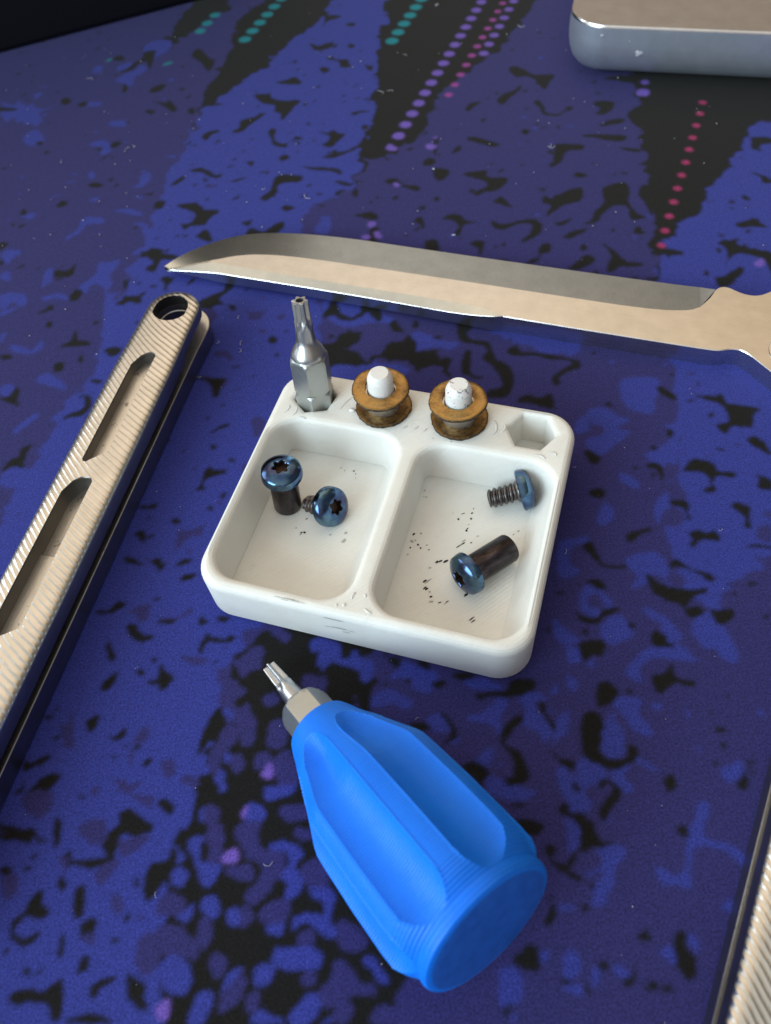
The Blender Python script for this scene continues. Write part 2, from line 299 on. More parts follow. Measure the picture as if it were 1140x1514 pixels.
# ------------------------------------------------------------------ the desk mat with its print (colours are ink: the print's own colours in mat millimetres)
INK = dict(P=(.031,.029,.136), B=(.034,.045,.268), K=(.0100,.0098,.0098), V=(.14,.085,.42), T=(.010,.20,.25), M=(.25,.05,.26), R=(.30,.03,.12))
PRINT = """
b 77,2807,-11,2558,-86,2472,-137,2405,-178,2311,-225,2304,-263,2239,-345,2143,-377,2034,-429,1848,-459,1689,-474,1583,-506,1501,-504,1424,-529,1378,-534,1322,-541,1273,-570,1179,-627,1014,-678,866,-708,772,-570,59,-413,43,-350,68,-328,148,-338,228,-327,295,-291,346,-279,453,-275,551,-179,609,-41,986,25,1153,209,1121,221,1196,41,1311,-111,1427,-111,1607,-77,1665,14,1700,49,1833,90,2010,116,2192,187,2615,213,2770
k -88,2853,-265,2624,-287,2422,-321,2315,-355,2179,-370,2098,-345,2143,-263,2239,-225,2304,-178,2311,-137,2405,-86,2472,-11,2558,77,2807
k -310,2865,-276,2707,-368,2629,-442,2533,-485,2520,-448,2671,-394,2793
k 213,2770,187,2615,116,2192,90,2010,49,1833,17,1704,33,1745,64,1815,104,1801,142,1837,211,1919,263,2053,362,2169,473,2272,553,2391,628,2519,694,2636
k 789,2120,757,1938,731,1818,704,1664,660,1540,661,1465,645,1408,634,1382,631,1331,659,1366,690,1388,721,1441,785,1477,812,1534,877,1613,937,1670,993,1759,1042,1779,1138,1772,1222,1979
b 1136,1766,1038,1770,991,1754,937,1670,877,1613,812,1534,785,1477,721,1441,690,1388,659,1366,633,1319,611,1258,613,1206,548,991,501,776,471,642,483,518,543,569,552,582,668,614
p 613,1206,523,1307,337,1099,380,951,310,805,272,547,202,465,195,343,83,357,116,226,71,-6,403,-40,653,578,551,580,525,547,475,554,464,605,484,721,477,794,516,864,566,988
k -53,556,-127,566,-222,573,-254,531,-256,493,-274,458,-285,428,-302,395,-282,364,-300,328,-313,298,-334,283,-338,228,-330,203,-338,149,-349,120,-354,68,-352,37,-77,9,-45,81,-67,198,-127,383,-84,439,-41,465
K -817,1660,-800,1657,-795,1650,-802,1640,-812,1634;-805,1590,-796,1591,-791,1582,-797,1575,-803,1579;-671,1525,-666,1534,-644,1527,-633,1539,-629,1549,-626,1535,-631,1506,-652,1507,-668,1511;-627,1431,-620,1447,-611,1457,-600,1451,-598,1436,-607,1422,-620,1422;-690,1390,-678,1398,-670,1414,-654,1406,-661,1396,-673,1387;-668,1355,-662,1361,-651,1359,-653,1350,-660,1342;-628,1278,-614,1289,-606,1302,-599,1325,-593,1318,-586,1298,-567,1293,-564,1281,-577,1275,-594,1284,-613,1281;-478,1547,-468,1554,-453,1566,-430,1560,-426,1545,-397,1528,-403,1519,-428,1527,-438,1515,-441,1492,-459,1498,-444,1511,-442,1529,-451,1541,-471,1539;-427,1455,-417,1464,-400,1455,-399,1445,-409,1434,-411,1417,-417,1423,-416,1438;-517,1472,-497,1473,-497,1458,-502,1439,-510,1445,-509,1458;-519,1379,-507,1399,-504,1416,-491,1409,-470,1410,-468,1384,-487,1393,-498,1393,-509,1380;-525,1334,-511,1334,-498,1325,-500,1318,-513,1316;-782,1459,-776,1458,-776,1448,-779,1446;-449,1609,-440,1604,-445,1599;-528,1256,-511,1260,-495,1253,-500,1243,-526,1247;-538,1292,-521,1299,-522,1293,-533,1289
B -660,1653,-637,1671,-630,1712,-613,1720,-604,1703,-582,1708,-577,1698,-595,1690,-617,1688,-628,1661,-645,1650,-654,1637;-806,1621,-790,1629,-760,1621,-761,1607,-777,1593,-781,1578,-794,1583;-693,1484,-690,1536,-677,1539,-671,1506,-677,1491,-694,1476;-796,1540,-780,1552,-769,1524,-774,1515,-794,1529;-608,1463,-593,1481,-575,1504,-571,1543,-551,1537,-525,1543,-528,1522,-537,1502,-541,1484,-531,1459,-541,1441,-534,1429,-513,1430,-526,1417,-543,1421,-553,1455,-572,1469,-584,1459,-589,1439,-600,1451;-689,1442,-678,1448,-651,1451,-629,1436,-627,1423,-659,1437,-679,1430;-773,1450,-763,1469,-727,1459,-718,1432,-728,1422,-740,1431,-746,1448,-761,1455;-773,1410,-755,1419,-738,1421,-742,1407,-761,1396,-771,1398;-761,1338,-744,1359,-725,1382,-717,1376,-727,1351,-744,1335,-751,1318,-757,1319;-667,1313,-662,1335,-652,1331,-648,1305,-657,1302;-730,1310,-713,1289,-694,1290,-679,1296,-665,1308,-672,1311,-687,1307,-698,1295,-718,1298,-724,1286;-630,1292,-619,1304,-608,1312,-608,1298,-620,1286;-620,1351,-608,1352,-603,1334,-610,1328;-504,1674,-484,1670,-464,1652,-475,1648,-494,1661
P -540,1497,-516,1503,-498,1484,-496,1468,-510,1465,-515,1451,-504,1441,-513,1430,-531,1439,-538,1455,-530,1464
K -368,1427,-359,1445,-350,1447,-353,1436,-363,1426;-337,1368,-323,1376,-308,1385,-287,1391,-285,1412,-278,1420,-267,1412,-267,1397,-275,1389,-282,1380,-292,1375,-295,1362,-279,1348,-267,1347,-261,1335,-266,1325,-274,1334,-277,1344,-294,1350,-307,1347,-312,1333,-330,1342,-336,1352;-195,1223,-189,1231,-183,1235,-175,1223,-179,1213,-188,1214
P -243,1324,-231,1315,-214,1312,-198,1313,-204,1299,-207,1289,-222,1290,-234,1292,-231,1304;-175,1288,-169,1296,-157,1294,-161,1282,-170,1280;-309,1200,-299,1209,-282,1208,-275,1203,-265,1186,-270,1180,-282,1192,-299,1195;-214,1254,-207,1260,-197,1253,-202,1245;-331,1150,-314,1143,-300,1135,-290,1120,-270,1128,-279,1115,-288,1104,-299,1082,-306,1107,-312,1124,-328,1139;-335,1341,-312,1337,-301,1320,-306,1299,-323,1302;-278,1266,-270,1264,-273,1258
P -87,1327,-16,1321,197,1220,420,1116,412,979,354,911,322,949,210,1025,91,1104,-37,1157,-82,1159
B -61,1130,-35,1132,5,1125,65,1109,80,1088,58,1083,3,1107,-46,1100;250,1259,254,1177,299,1131,354,1096,413,1086,426,1140,329,1190;-72,1324,39,1290,45,1258,62,1245,56,1232,15,1239,-31,1234,-67,1261;87,1181,111,1196,152,1163,186,1150,166,1135,132,1147,96,1147
K -76,1269,-59,1308,-44,1316,-42,1284,-25,1264,-5,1270,4,1296,36,1284,36,1242,25,1244,13,1270,-7,1257,-35,1255,-57,1273;-76,1186,-53,1195,-51,1218,-32,1228,-15,1215,5,1205,1,1186,-13,1172,-28,1162,-2,1144,29,1143,40,1169,55,1177,82,1175,93,1160,96,1141,127,1139,137,1153,138,1127,153,1106,153,1058,131,1073,127,1110,108,1101,98,1085,79,1113,62,1122,32,1130,-3,1133,-57,1136,-76,1108,-84,1116;53,1223,66,1237,75,1215,80,1201,62,1205;100,1211,106,1230,114,1218,108,1206;195,1204,230,1195,208,1172,209,1153,239,1141,244,1121,248,1096,263,1081,271,1055,266,1027,248,1001,215,1006,222,1022,244,1025,246,1048,237,1079,223,1100,234,1117,228,1134,195,1146,188,1173;278,1112,297,1122,303,1105,328,1098,368,1081,399,1064,395,1046,378,1049,382,1067,349,1075,322,1091,288,1096;343,1026,359,1041,384,1054,385,1042,361,1031,347,1007;270,980,289,994,312,982,331,990,327,954,293,971;190,1118,204,1122,195,1068,215,1056,205,1049,182,1065,180,1083;136,1175,156,1174,148,1163
K -338,1140,-282,1131,-287,1113,-292,1091,-300,1085,-307,1108,-313,1128;-318,1033,-310,1037,-309,1028;-304,999,-285,1010,-273,1013,-271,1007,-288,1001,-301,995;-306,963,-301,967,-294,959,-299,954;-271,924,-265,928,-258,920,-262,917;-316,906,-305,913,-297,905,-280,904,-278,896,-299,892,-309,888,-315,877,-312,866,-324,866,-336,860,-323,872,-317,890;-309,825,-303,829,-296,823,-302,818;-429,845,-422,848,-410,840,-421,839;-370,806,-363,810,-354,803,-357,798,-365,800;-434,785,-417,792,-412,769,-418,772,-427,781;-445,738,-443,745,-433,737,-418,729,-417,725,-437,729;-391,722,-381,724,-377,712,-385,708;-358,715,-343,724,-331,722,-343,715,-353,712;-346,686,-335,692,-323,693,-325,687,-341,682
P -360,775,-356,787,-345,780,-331,782,-311,791,-312,782,-318,768,-333,768,-345,758,-349,749,-367,743,-357,757;-229,1015,-215,1020,-202,1007,-208,983,-221,972,-226,986;-413,731,-399,733,-384,730,-381,715,-388,716,-401,728;-358,961,-353,964,-352,955,-357,952
K -432,789,-420,791,-415,773,-426,781;-444,743,-430,738,-415,724,-432,729;-398,730,-384,732,-379,711,-388,714;-355,714,-332,724,-332,718,-348,711;-346,691,-324,695,-327,688,-344,683;-483,645,-463,648,-447,659,-436,651,-449,642,-465,639;-395,655,-381,657,-383,652;-430,612,-416,612,-405,596,-389,590,-388,583,-411,582,-421,593;-377,615,-354,616,-354,609,-370,607;-461,582,-457,587,-445,564,-446,555,-454,558;-464,510,-457,523,-436,535,-439,529,-446,510,-459,508;-390,514,-377,514,-369,526,-351,517,-354,495,-364,499,-371,507,-383,508;-409,530,-401,534,-395,525,-402,521;-387,548,-377,553,-367,547,-373,539;-314,596,-314,612,-303,605,-307,591;-312,553,-304,577,-286,574,-286,567,-300,566,-308,553;-328,545,-299,538,-312,534;-478,459,-464,467,-461,455,-470,444;-442,436,-430,433,-422,444,-418,433,-423,427,-436,429;-309,395,-307,422,-284,453,-283,419,-296,405,-304,394;-387,390,-377,396,-377,388,-385,382;-565,409,-551,410,-531,416,-527,410,-544,403,-558,399;-558,361,-545,371,-535,384,-518,389,-514,380,-524,368,-519,356,-534,358,-546,357;-361,326,-352,334,-338,318,-342,310,-351,320;-414,316,-400,325,-393,311,-370,300,-375,292,-397,290,-412,299;-321,297,-314,335,-298,370,-282,359,-281,298,-307,293,-323,281;-436,405,-427,405,-430,398
P -412,646,-396,648,-397,622,-410,616,-418,628,-432,638;-381,620,-344,618,-332,633,-326,623,-344,615,-360,608;-355,447,-341,467,-329,475,-324,466,-334,460,-346,452;-397,439,-383,441,-383,428,-395,415,-405,419,-405,383,-410,407;-511,429,-506,459,-502,481,-495,430,-502,426;-427,371,-403,360,-388,362,-399,351,-414,349;-361,389,-343,387,-342,367,-356,363;-554,355,-519,354,-514,339,-530,330,-549,340;-461,358,-450,365,-449,354,-454,349
K -563,401,-544,410,-532,415,-528,409,-543,404,-557,398;-556,360,-542,370,-530,386,-508,385,-514,374,-520,364,-537,359;-388,389,-379,393,-377,387,-386,383;-363,328,-354,334,-340,315,-346,316;-441,291,-428,299,-412,311,-416,321,-403,323,-373,303,-373,294,-401,306,-413,288,-427,283,-441,288;-507,308,-499,314,-496,291,-502,288;-485,277,-479,279,-475,263,-482,261;-535,276,-525,283,-527,274;-535,203,-526,223,-518,234,-511,230,-509,218,-499,205,-513,201,-527,205;-464,201,-464,225,-453,227,-453,206,-457,196;-453,171,-453,188,-437,192,-435,175,-444,169;-547,199,-536,203,-540,186,-526,179,-514,186,-510,179,-528,171,-543,181;-481,152,-478,168,-473,168,-474,154;-453,132,-448,148,-438,150,-438,139,-447,133;-524,144,-518,146,-514,140,-520,138;-535,114,-514,121,-495,116,-474,126,-468,102,-472,85,-483,88,-486,101,-508,106,-524,105;-436,109,-429,118,-405,123,-407,117,-422,111,-428,103;-415,164,-409,168,-405,162,-412,161;-398,188,-395,194,-390,190,-394,183;-492,240,-485,249,-480,236,-486,230;-390,229,-387,236,-384,233,-384,224;-450,82,-441,86,-422,81,-422,75,-449,78;-583,321,-562,318,-539,307,-538,296,-559,303,-581,307;-389,123,-378,119,-369,102,-362,85,-377,90,-385,106;-574,268,-561,270,-556,261,-569,261
P -465,304,-450,308,-442,298,-447,285,-459,287;-437,253,-418,263,-410,253,-426,245,-435,231,-440,238;-419,208,-414,216,-399,200,-409,198;-458,357,-452,365,-449,352;-415,272,-413,288,-399,280,-386,281,-376,287,-391,269,-404,264;-584,324,-569,322,-565,315,-582,314
B -379,609,-353,606,-333,616,-319,614,-314,600,-305,597,-296,606,-282,601,-250,592,-250,577,-264,571,-282,574,-297,576,-311,575,-319,557,-326,548,-343,548,-332,537,-312,530,-292,532,-272,508,-280,491,-280,464,-288,456,-292,439,-306,428,-310,407,-307,392,-299,402,-289,409,-283,404,-293,388,-299,371,-319,369,-341,372,-348,383,-365,389;-307,550,-304,560,-290,563,-272,553,-261,561,-246,564,-240,554,-246,542,-261,542,-263,528,-272,521,-279,525,-281,535,-294,537,-303,543;-345,334,-338,342,-326,345,-314,341,-313,330
P -343,548,-332,547,-305,541,-296,535,-314,530,-332,538;-263,528,-250,533,-239,541,-228,550,-215,547,-212,535,-217,522,-217,510,-233,508,-241,502,-250,505,-255,520;-278,491,-270,503,-259,499,-254,492,-239,481,-241,472,-252,469,-258,461,-246,453,-237,461,-233,445,-225,431,-227,405,-233,394,-246,395,-249,406,-250,421,-256,432,-265,431,-273,437,-280,459;-281,406,-273,426,-258,430,-250,417,-258,397,-270,386,-278,374,-274,358,-282,351,-292,366,-293,388;-262,381,-250,385,-241,372,-246,360,-254,357,-262,368;-205,581,-192,578,-174,567,-170,554,-181,551,-197,565;-248,577,-237,581,-219,580,-217,570,-226,563,-241,566;-216,464,-207,470,-197,469,-188,457,-197,451,-208,451;-210,401,-204,424,-191,428,-179,423,-179,399,-184,387,-198,385,-209,390;-229,368,-225,380,-213,384,-203,375,-205,361,-217,357,-227,362;-201,371,-190,380,-178,381,-172,368,-165,347,-172,332,-192,332,-199,345;-157,484,-148,494,-120,493,-122,459,-141,462,-154,474;-335,357,-323,364,-308,354,-304,347,-314,345,-328,350
B -275,448,-269,454,-258,448,-260,439,-269,438;-284,355,-278,364,-270,361,-270,347,-278,344,-284,349;-279,342,-274,348,-268,341,-269,334,-278,334;-216,323,-214,333,-202,333,-192,330,-174,332,-165,339,-178,319,-202,317,-214,318;-140,543,-130,551,-117,549,-119,523,-132,527;-130,513,-119,518,-120,495,-128,503;-272,382,-266,389,-260,384,-262,376,-270,373
K -287,606,-282,610,-269,607,-267,600,-275,598,-284,600;-379,614,-360,614,-354,611,-360,607,-379,611;-314,599,-314,611,-300,602,-307,596;-374,535,-360,522,-352,515,-359,501,-372,498;-302,574,-284,569,-259,571,-257,568,-275,563,-302,564,-306,550,-315,556
V -219,353,-207,362,-204,371,-202,357,-201,349,-208,343,-215,345
B -326,121,-334,120,-328,107;-306,306,-300,315,-285,312,-293,296,-305,298;-244,307,-229,313,-214,304,-214,292,-226,288,-241,293;-319,266,-313,279,-299,277,-301,258,-298,245,-275,239,-277,224,-291,213,-303,224,-309,246;-299,188,-297,200,-283,203,-274,190,-277,176,-293,179;-340,226,-338,239,-326,243,-317,231,-323,219,-334,219;-265,172,-263,183,-252,185,-246,172,-252,162,-260,163;-214,318,-214,330,-199,331,-175,331,-172,322,-190,317,-205,314;-209,256,-192,259,-169,249,-164,235,-175,225,-165,206,-177,187,-191,191,-187,206,-201,218,-184,229,-186,243,-206,248;-213,161,-191,161,-195,147,-211,151;-181,150,-178,165,-161,167,-139,163,-127,147,-127,137,-143,141,-156,155,-173,154;-209,120,-203,134,-184,132,-163,132,-147,121,-148,107,-164,104,-185,106,-201,112;-230,97,-230,111,-217,119,-206,113,-209,99,-220,93;-271,90,-265,108,-249,117,-246,103,-254,93;-311,64,-306,83,-296,95,-282,93,-281,80,-295,62;-351,124,-338,139,-322,135,-307,114,-317,95,-338,99;-187,51,-184,65,-165,79,-150,77,-150,62,-167,49;-234,56,-230,68,-218,67,-197,56,-195,52;-94,103,-89,112,-79,106,-65,84,-76,81,-85,95;-332,182,-321,190,-308,196,-310,182,-318,174;-363,316,-344,314,-339,324,-331,341,-313,336,-315,310,-323,291,-343,294,-361,282;-360,265,-345,272,-333,268,-333,254,-347,248,-359,252;-157,200,-148,207,-127,191,-128,172,-132,157,-139,163,-139,178,-155,187;-154,48,-138,53,-136,46
P -301,306,-291,319,-278,311,-279,297,-293,293;-296,280,-288,293,-273,288,-270,274,-272,252,-278,240,-291,244,-290,263,-299,275;-255,275,-249,288,-220,288,-223,269,-218,252,-192,246,-187,229,-198,215,-207,201,-230,185,-241,192,-238,204,-224,213,-221,231,-238,243,-246,258;-270,231,-258,237,-238,235,-229,224,-235,214,-255,219,-266,225;-246,185,-235,183,-230,173,-238,161,-249,163;-224,175,-216,184,-193,189,-183,183,-189,163,-205,160,-219,164;-301,176,-285,174,-284,152,-295,141,-303,152;-354,172,-326,171,-314,158,-303,152,-303,130,-324,137,-353,147;-288,126,-281,137,-268,131,-265,117,-273,108,-283,114;-254,104,-246,117,-241,107,-243,87,-256,77,-267,70,-275,75,-270,92;-194,293,-187,306,-155,300,-153,285,-179,283;-175,266,-171,276,-154,269,-151,257,-169,257;-136,94,-132,110,-116,110,-102,86,-82,79,-85,68,-108,73,-127,64,-145,64,-152,78,-144,88;-176,145,-156,150,-155,133,-173,133;-175,98,-159,103,-154,94,-165,86;-125,130,-123,156,-102,149,-88,124,-110,119;-241,71,-238,87,-225,88,-225,72,-233,68;-164,227,-135,231,-132,197,-157,200,-167,214;-90,41,-86,57,-71,58,-61,48,-65,38;-60,66,-46,73,-49,47,-58,55;-356,202,-342,213,-328,209,-319,195,-332,184,-355,189;-138,50,-130,64,-114,67,-112,54,-123,44
V -274,245,-267,254,-254,257,-249,247,-255,240,-269,239;-246,302,-242,310,-236,308,-241,294,-245,298;-218,352,-213,358,-205,369,-203,357,-201,349,-210,343;-349,87,-337,92,-333,81,-337,70,-348,74
B -118,513,-85,513,-74,523,-61,506,-47,500,-49,477,-64,468,-69,487,-87,497;-59,441,-37,453,-19,451,6,429,-5,420,-29,430,-53,428;-13,480,3,493,44,473,45,457,29,441,9,451,7,466,-21,470;83,452,111,452,137,438,132,431,95,440;82,398,103,402,130,420,143,412,129,395,124,365,116,376,107,384,84,391;155,421,186,421,201,408,180,407,183,389,199,369,184,347,175,365,153,378,164,398;194,346,205,379,224,387,217,360,201,348;86,339,101,350,110,343,96,321,87,329;88,296,97,311,113,306,142,290,157,281,132,272,102,282;188,303,203,311,209,294,215,265,210,244,195,264;15,389,27,405,48,406,55,384,44,378,25,384;203,418,216,431,220,416;52,363,57,373,63,369,62,359;-138,548,-102,543,-92,518,-119,502,-133,511
K -140,520,-125,522,-130,495,-94,491,-70,476,-58,456,-60,430,-58,419,-74,425,-76,443,-81,470,-106,481,-141,493;-21,504,-7,502,-8,487,-20,492;21,495,35,489,37,477,23,483;38,455,56,458,54,447,39,449;-1,394,6,400,26,391,23,384,4,387;42,407,51,404,59,387,63,377,53,367,42,365,55,379,47,397;104,431,143,430,148,440,167,445,183,439,180,425,151,418,121,425,106,420;186,403,194,401,195,384,202,369,198,364,193,373,187,392;128,371,137,380,155,389,158,378,145,371,136,360,128,351,140,342,148,335,151,314,147,302,124,298,116,306,130,310,134,330,122,355;62,325,81,333,96,321,97,311,87,306,85,296,77,310;185,337,199,325,217,316,212,307,200,315;211,291,218,280,217,274,208,278;183,253,194,261,211,250,209,241,191,246;124,245,134,250,157,238,146,227,133,229;71,467,99,462,90,453,73,457;122,268,138,270,131,264;-92,525,-77,527,-80,512,-89,513;-3,469,7,462,3,457
B 198,269,223,266,222,251,209,249,198,259;184,239,195,242,202,232,197,211,188,205,193,225;216,197,233,204,255,202,254,190,239,180,233,165,221,149,208,137,198,136,201,147,216,158,218,176,197,169,196,174,217,181,223,194;344,208,357,226,361,240,375,243,378,238,367,219,361,201,373,190,370,184,353,190,340,187,334,170,326,159,327,148,319,145,307,153,288,148,292,159,285,168,290,171,304,160,322,162,330,179,331,191;154,139,159,143,177,138,169,135;144,67,151,87,162,92,168,81,155,64;175,52,182,71,189,68,185,55;205,71,216,68,223,59,213,56,206,65;141,54,158,56,165,49,162,43,145,49;268,80,285,82,286,72,279,63,270,72;303,89,309,91,315,79,308,76;71,81,93,75,90,49,64,42;119,90,132,95,130,85,122,82;74,34,84,31,74,26
K 122,248,132,250,156,239,154,232,139,229,133,225,125,236;121,271,137,271,136,266,123,267;182,254,191,259,208,247,219,227,227,210,241,207,228,205,208,203,196,197,189,195,179,187,193,174,190,169,179,174,166,184,157,197,156,213,163,216,169,207,164,196,185,191,200,203,199,220,204,239,188,249;233,245,244,249,258,259,268,261,252,250,242,238,236,237;331,214,339,216,345,203,339,201;144,142,152,143,147,127,140,121,136,124;90,89,102,98,110,103,119,98,117,75,98,79;189,72,196,77,198,71,193,67;213,52,222,55,228,60,234,68,228,54,220,47;289,90,297,98,302,95,299,79,305,66,297,47,288,48,283,60,287,74;200,160,207,162,210,158,203,155;184,138,192,139,193,135,186,132;68,40,79,45,77,39,69,32;141,63,152,61,154,58,145,58;167,55,173,50,173,43,168,49
K -499,298,-510,320,-503,328,-496,310,-500,290;-467,231,-454,229,-454,199,-463,196,-466,212;-455,188,-437,192,-436,179,-441,170,-453,172;-556,317,-538,315,-528,305,-514,296,-527,297,-537,306,-559,309,-583,320,-584,329;-485,276,-473,267,-437,266,-426,261,-444,255,-470,260;-362,332,-351,333,-339,315,-350,314;-304,420,-282,455,-272,430,-290,413,-308,392;-376,226,-367,251,-346,252,-341,267,-334,255,-349,229,-368,205;-480,169,-477,180,-472,161,-475,151;-453,131,-445,151,-437,147,-441,137;-455,84,-426,86,-405,74,-454,79;-388,117,-374,116,-365,105,-372,89,-384,97;-434,286,-412,300,-418,272,-415,264,-426,265
P -518,461,-503,454,-493,429,-502,425;-468,315,-437,316,-434,286,-456,289,-471,303;-413,284,-374,288,-378,276,-403,267,-414,272;-443,247,-423,261,-414,252,-433,231;-557,364,-519,364,-513,342,-531,327,-552,346;-498,278,-480,271,-482,252;-417,214,-405,216,-401,197,-411,194;-378,162,-354,166,-348,134,-370,119,-380,141;-448,176,-436,175,-434,164,-446,164;-571,254,-551,260,-544,239,-558,226;-410,351,-372,321,-369,337
B 303,509,325,528,343,518,347,492,326,484,303,491;395,502,409,500,417,476,401,473,393,488;441,500,464,513,479,495,488,462,485,431,464,439,454,471;337,451,367,469,415,465,422,448,431,438,400,443,370,451,343,441,340,416,320,431;290,393,303,400,333,392,323,373,333,351,327,336,309,350,299,371;266,364,293,360,288,322,269,314,258,325;302,312,326,290,319,291,300,305;219,315,239,318,257,299,245,282,226,280,216,256,200,251,195,259,205,301,214,293;259,291,277,304,292,302,277,289,288,273,275,267;406,281,423,286,438,292,437,273,418,263,410,269;191,241,204,233,198,210,182,201;222,203,250,203,251,193,225,160,208,135,198,138,207,159,221,174;342,210,358,225,367,242,379,240,365,214,362,194,386,191,401,173,397,160,376,182,343,189,327,162,327,145,308,148,289,153,288,171,297,168,318,156,330,181;486,356,495,355,491,347,484,350;384,317,394,312,388,306;345,386,359,380,351,373,343,378;386,373,395,363,389,352;248,489,269,473,258,459,242,463;237,442,247,432,243,416,233,421;269,455,283,462,275,446;267,79,282,83,286,71,279,63,268,70;305,94,316,85,310,77,302,84;157,93,168,83,164,69,149,62;355,120,370,125,365,110,356,114;373,533,399,520,407,505,391,507,375,525
K 438,524,458,521,446,509,435,515;476,512,506,514,496,497,480,492;373,482,382,492,403,473,395,465,376,472;268,487,302,487,292,466,280,467,266,460;358,422,379,428,391,439,390,418,412,409,407,401,387,408,362,396,357,401;276,420,293,422,301,408,290,393,269,392;232,336,246,376,266,378,268,355,256,326,265,315,284,314,294,329,304,325,298,311,273,301,255,305,235,319;331,279,343,283,346,270,334,260,329,266;399,293,407,294,405,285;425,260,442,276,436,255,430,252;233,247,243,260,258,273,254,281,240,275,247,287,266,276,266,261,248,249,237,236;206,290,212,286,216,278,208,277;199,244,222,234,224,213,236,205,222,203,200,203,176,179,180,195,199,206,204,233;329,215,339,210,342,203,333,204;287,88,298,96,297,78,306,69,298,49,288,50,282,62;189,75,199,76,199,68,191,68;212,50,228,59,228,54,218,48;181,138,194,135,186,133;419,364,426,362,418,356;449,383,454,380,449,377;344,513,352,512,350,503
B 385,933,416,942,438,919,457,903,429,889,450,877,420,855,388,834,369,850,370,872,403,880,402,902,384,901;360,914,380,924,383,896,354,888;406,790,424,783,434,761,423,757,405,773;345,704,366,735,378,722,373,700,354,691;261,610,273,665,306,672,325,673,318,659,296,658,283,628,295,612,271,601;281,556,293,581,314,582,323,567,333,552,324,540,316,551,314,568,298,563,294,547,310,542,301,530,285,535;370,619,391,630,423,626,432,603,425,580,407,589,390,574,365,568,380,590;376,536,398,520,414,495,414,476,395,473,396,504;306,513,330,526,346,511,344,492,312,481,301,504;440,693,449,723,470,739,483,762,495,760,474,731,468,701,446,681;437,495,454,512,474,513,482,492,487,473,482,450,447,455,436,476;238,535,251,514,266,493,245,490,231,504;471,1004,532,994,524,966,502,914,464,929,456,963;487,753,646,729,605,621,563,613,514,550,494,510,476,509,443,533,417,584,462,602,444,644;558,951,512,802,495,801,479,791,462,823,519,857
P 474,755,495,760,502,739,499,719,487,721,476,727;449,692,470,708,484,702,487,683,468,670,451,677;424,576,437,588,450,583,447,563,429,565;588,631,598,651,617,652,605,621;612,672,621,680,626,677,621,663;515,949,549,934,538,899,513,907
K 347,1025,356,1018,351,1010,343,1008;524,966,533,972,553,945,547,938,536,947;590,936,600,939,622,933,637,935,635,915,664,905,685,891,671,886,657,857,629,864,611,851,601,870,622,874,629,888,625,912,600,930;420,945,432,951,436,938;385,919,389,907,384,899;358,843,369,846,383,827,367,817;512,867,519,874,522,863,514,853;474,836,482,841,488,834,477,830;458,798,470,805,480,795,479,776,473,767,471,786;515,777,524,788,541,800,566,786,570,770,594,763,587,754,563,759,555,749,554,731,534,734,541,741,550,747,547,768,533,774;346,758,364,766,372,758,365,743;470,720,483,720,496,720,501,707,494,693,497,685,490,682,490,701;568,697,579,702,596,689,586,668,586,655,575,655,581,669,576,685;642,824,658,833,667,820,672,798,670,792,655,805;624,764,629,753,650,740,643,721,623,728,630,743;385,664,396,672,425,675,425,669,407,664,389,651;484,653,495,659,512,653,527,652,527,634,513,638,499,640,484,628,479,636,488,642;311,654,328,659,332,639,336,620,358,612,364,616,368,607,342,609,330,619,321,633;396,584,401,590,413,571,434,561,456,555,476,554,474,547,455,542,438,527,426,536,411,544,398,560;437,601,452,609,467,591,488,581,498,569,484,568,476,579,459,592;300,590,320,593,329,581,321,574;272,544,281,533,298,527,312,538,336,540,335,533,313,528,298,517,277,527;439,521,452,526,462,516,444,507;474,513,484,516,504,514,503,502,479,493;374,488,387,491,394,470,374,469;344,509,351,513,354,505,347,503;272,492,294,489,302,474,268,479;248,581,262,577,255,573;564,616,581,621,602,612,600,608,582,615;510,556,522,558,514,552
B -660,1205,-637,1206,-606,1174,-596,1152,-621,1141,-616,1161;-734,1185,-712,1189,-701,1170,-714,1156,-730,1164;-587,1110,-582,1129,-562,1124,-556,1100,-570,1093,-582,1097;-732,1310,-706,1300,-676,1309,-662,1298,-693,1292,-728,1287;-616,1023,-592,1067,-564,1077,-550,1114,-556,1037,-583,995,-596,988;-694,954,-669,972,-626,948,-637,928,-660,919,-690,932;-687,1063,-668,1084,-649,1101,-643,1090,-669,1065,-678,1052;-543,1425,-507,1387,-457,1378,-478,1328,-528,1269,-540,1265,-540,1311;-783,1469,-732,1465,-723,1433,-753,1438,-765,1410,-774,1417;-667,1304,-668,1339,-655,1360,-649,1318
K -749,1274,-734,1277,-720,1263,-739,1261;-606,1294,-598,1324,-590,1297,-568,1287,-568,1276,-624,1280;-631,1232,-612,1231,-611,1212,-626,1209;-526,1252,-503,1253,-495,1246,-509,1232,-521,1240;-549,1173,-526,1169,-529,1159,-544,1164;-728,1154,-710,1156,-702,1177,-691,1168,-693,1148,-686,1126,-702,1134;-594,1077,-581,1089,-559,1096,-559,1126,-575,1133,-548,1126,-543,1098,-557,1081,-579,1079;-689,971,-682,988,-665,994,-664,1013,-646,1019,-649,1006,-655,979,-650,967,-676,974,-685,966;-583,1237,-577,1250,-571,1232,-574,1222;-664,1356,-655,1363,-651,1348,-659,1343;-688,1390,-673,1405,-657,1408,-660,1397,-676,1394;-624,1439,-609,1455,-600,1447,-602,1426,-618,1426;-518,1392,-493,1412,-469,1405,-475,1390,-487,1396,-503,1390;-624,1280,-613,1289,-606,1277
P -773,1411,-692,1421,-613,1382,-538,1293,-554,1145,-610,1114,-719,1102
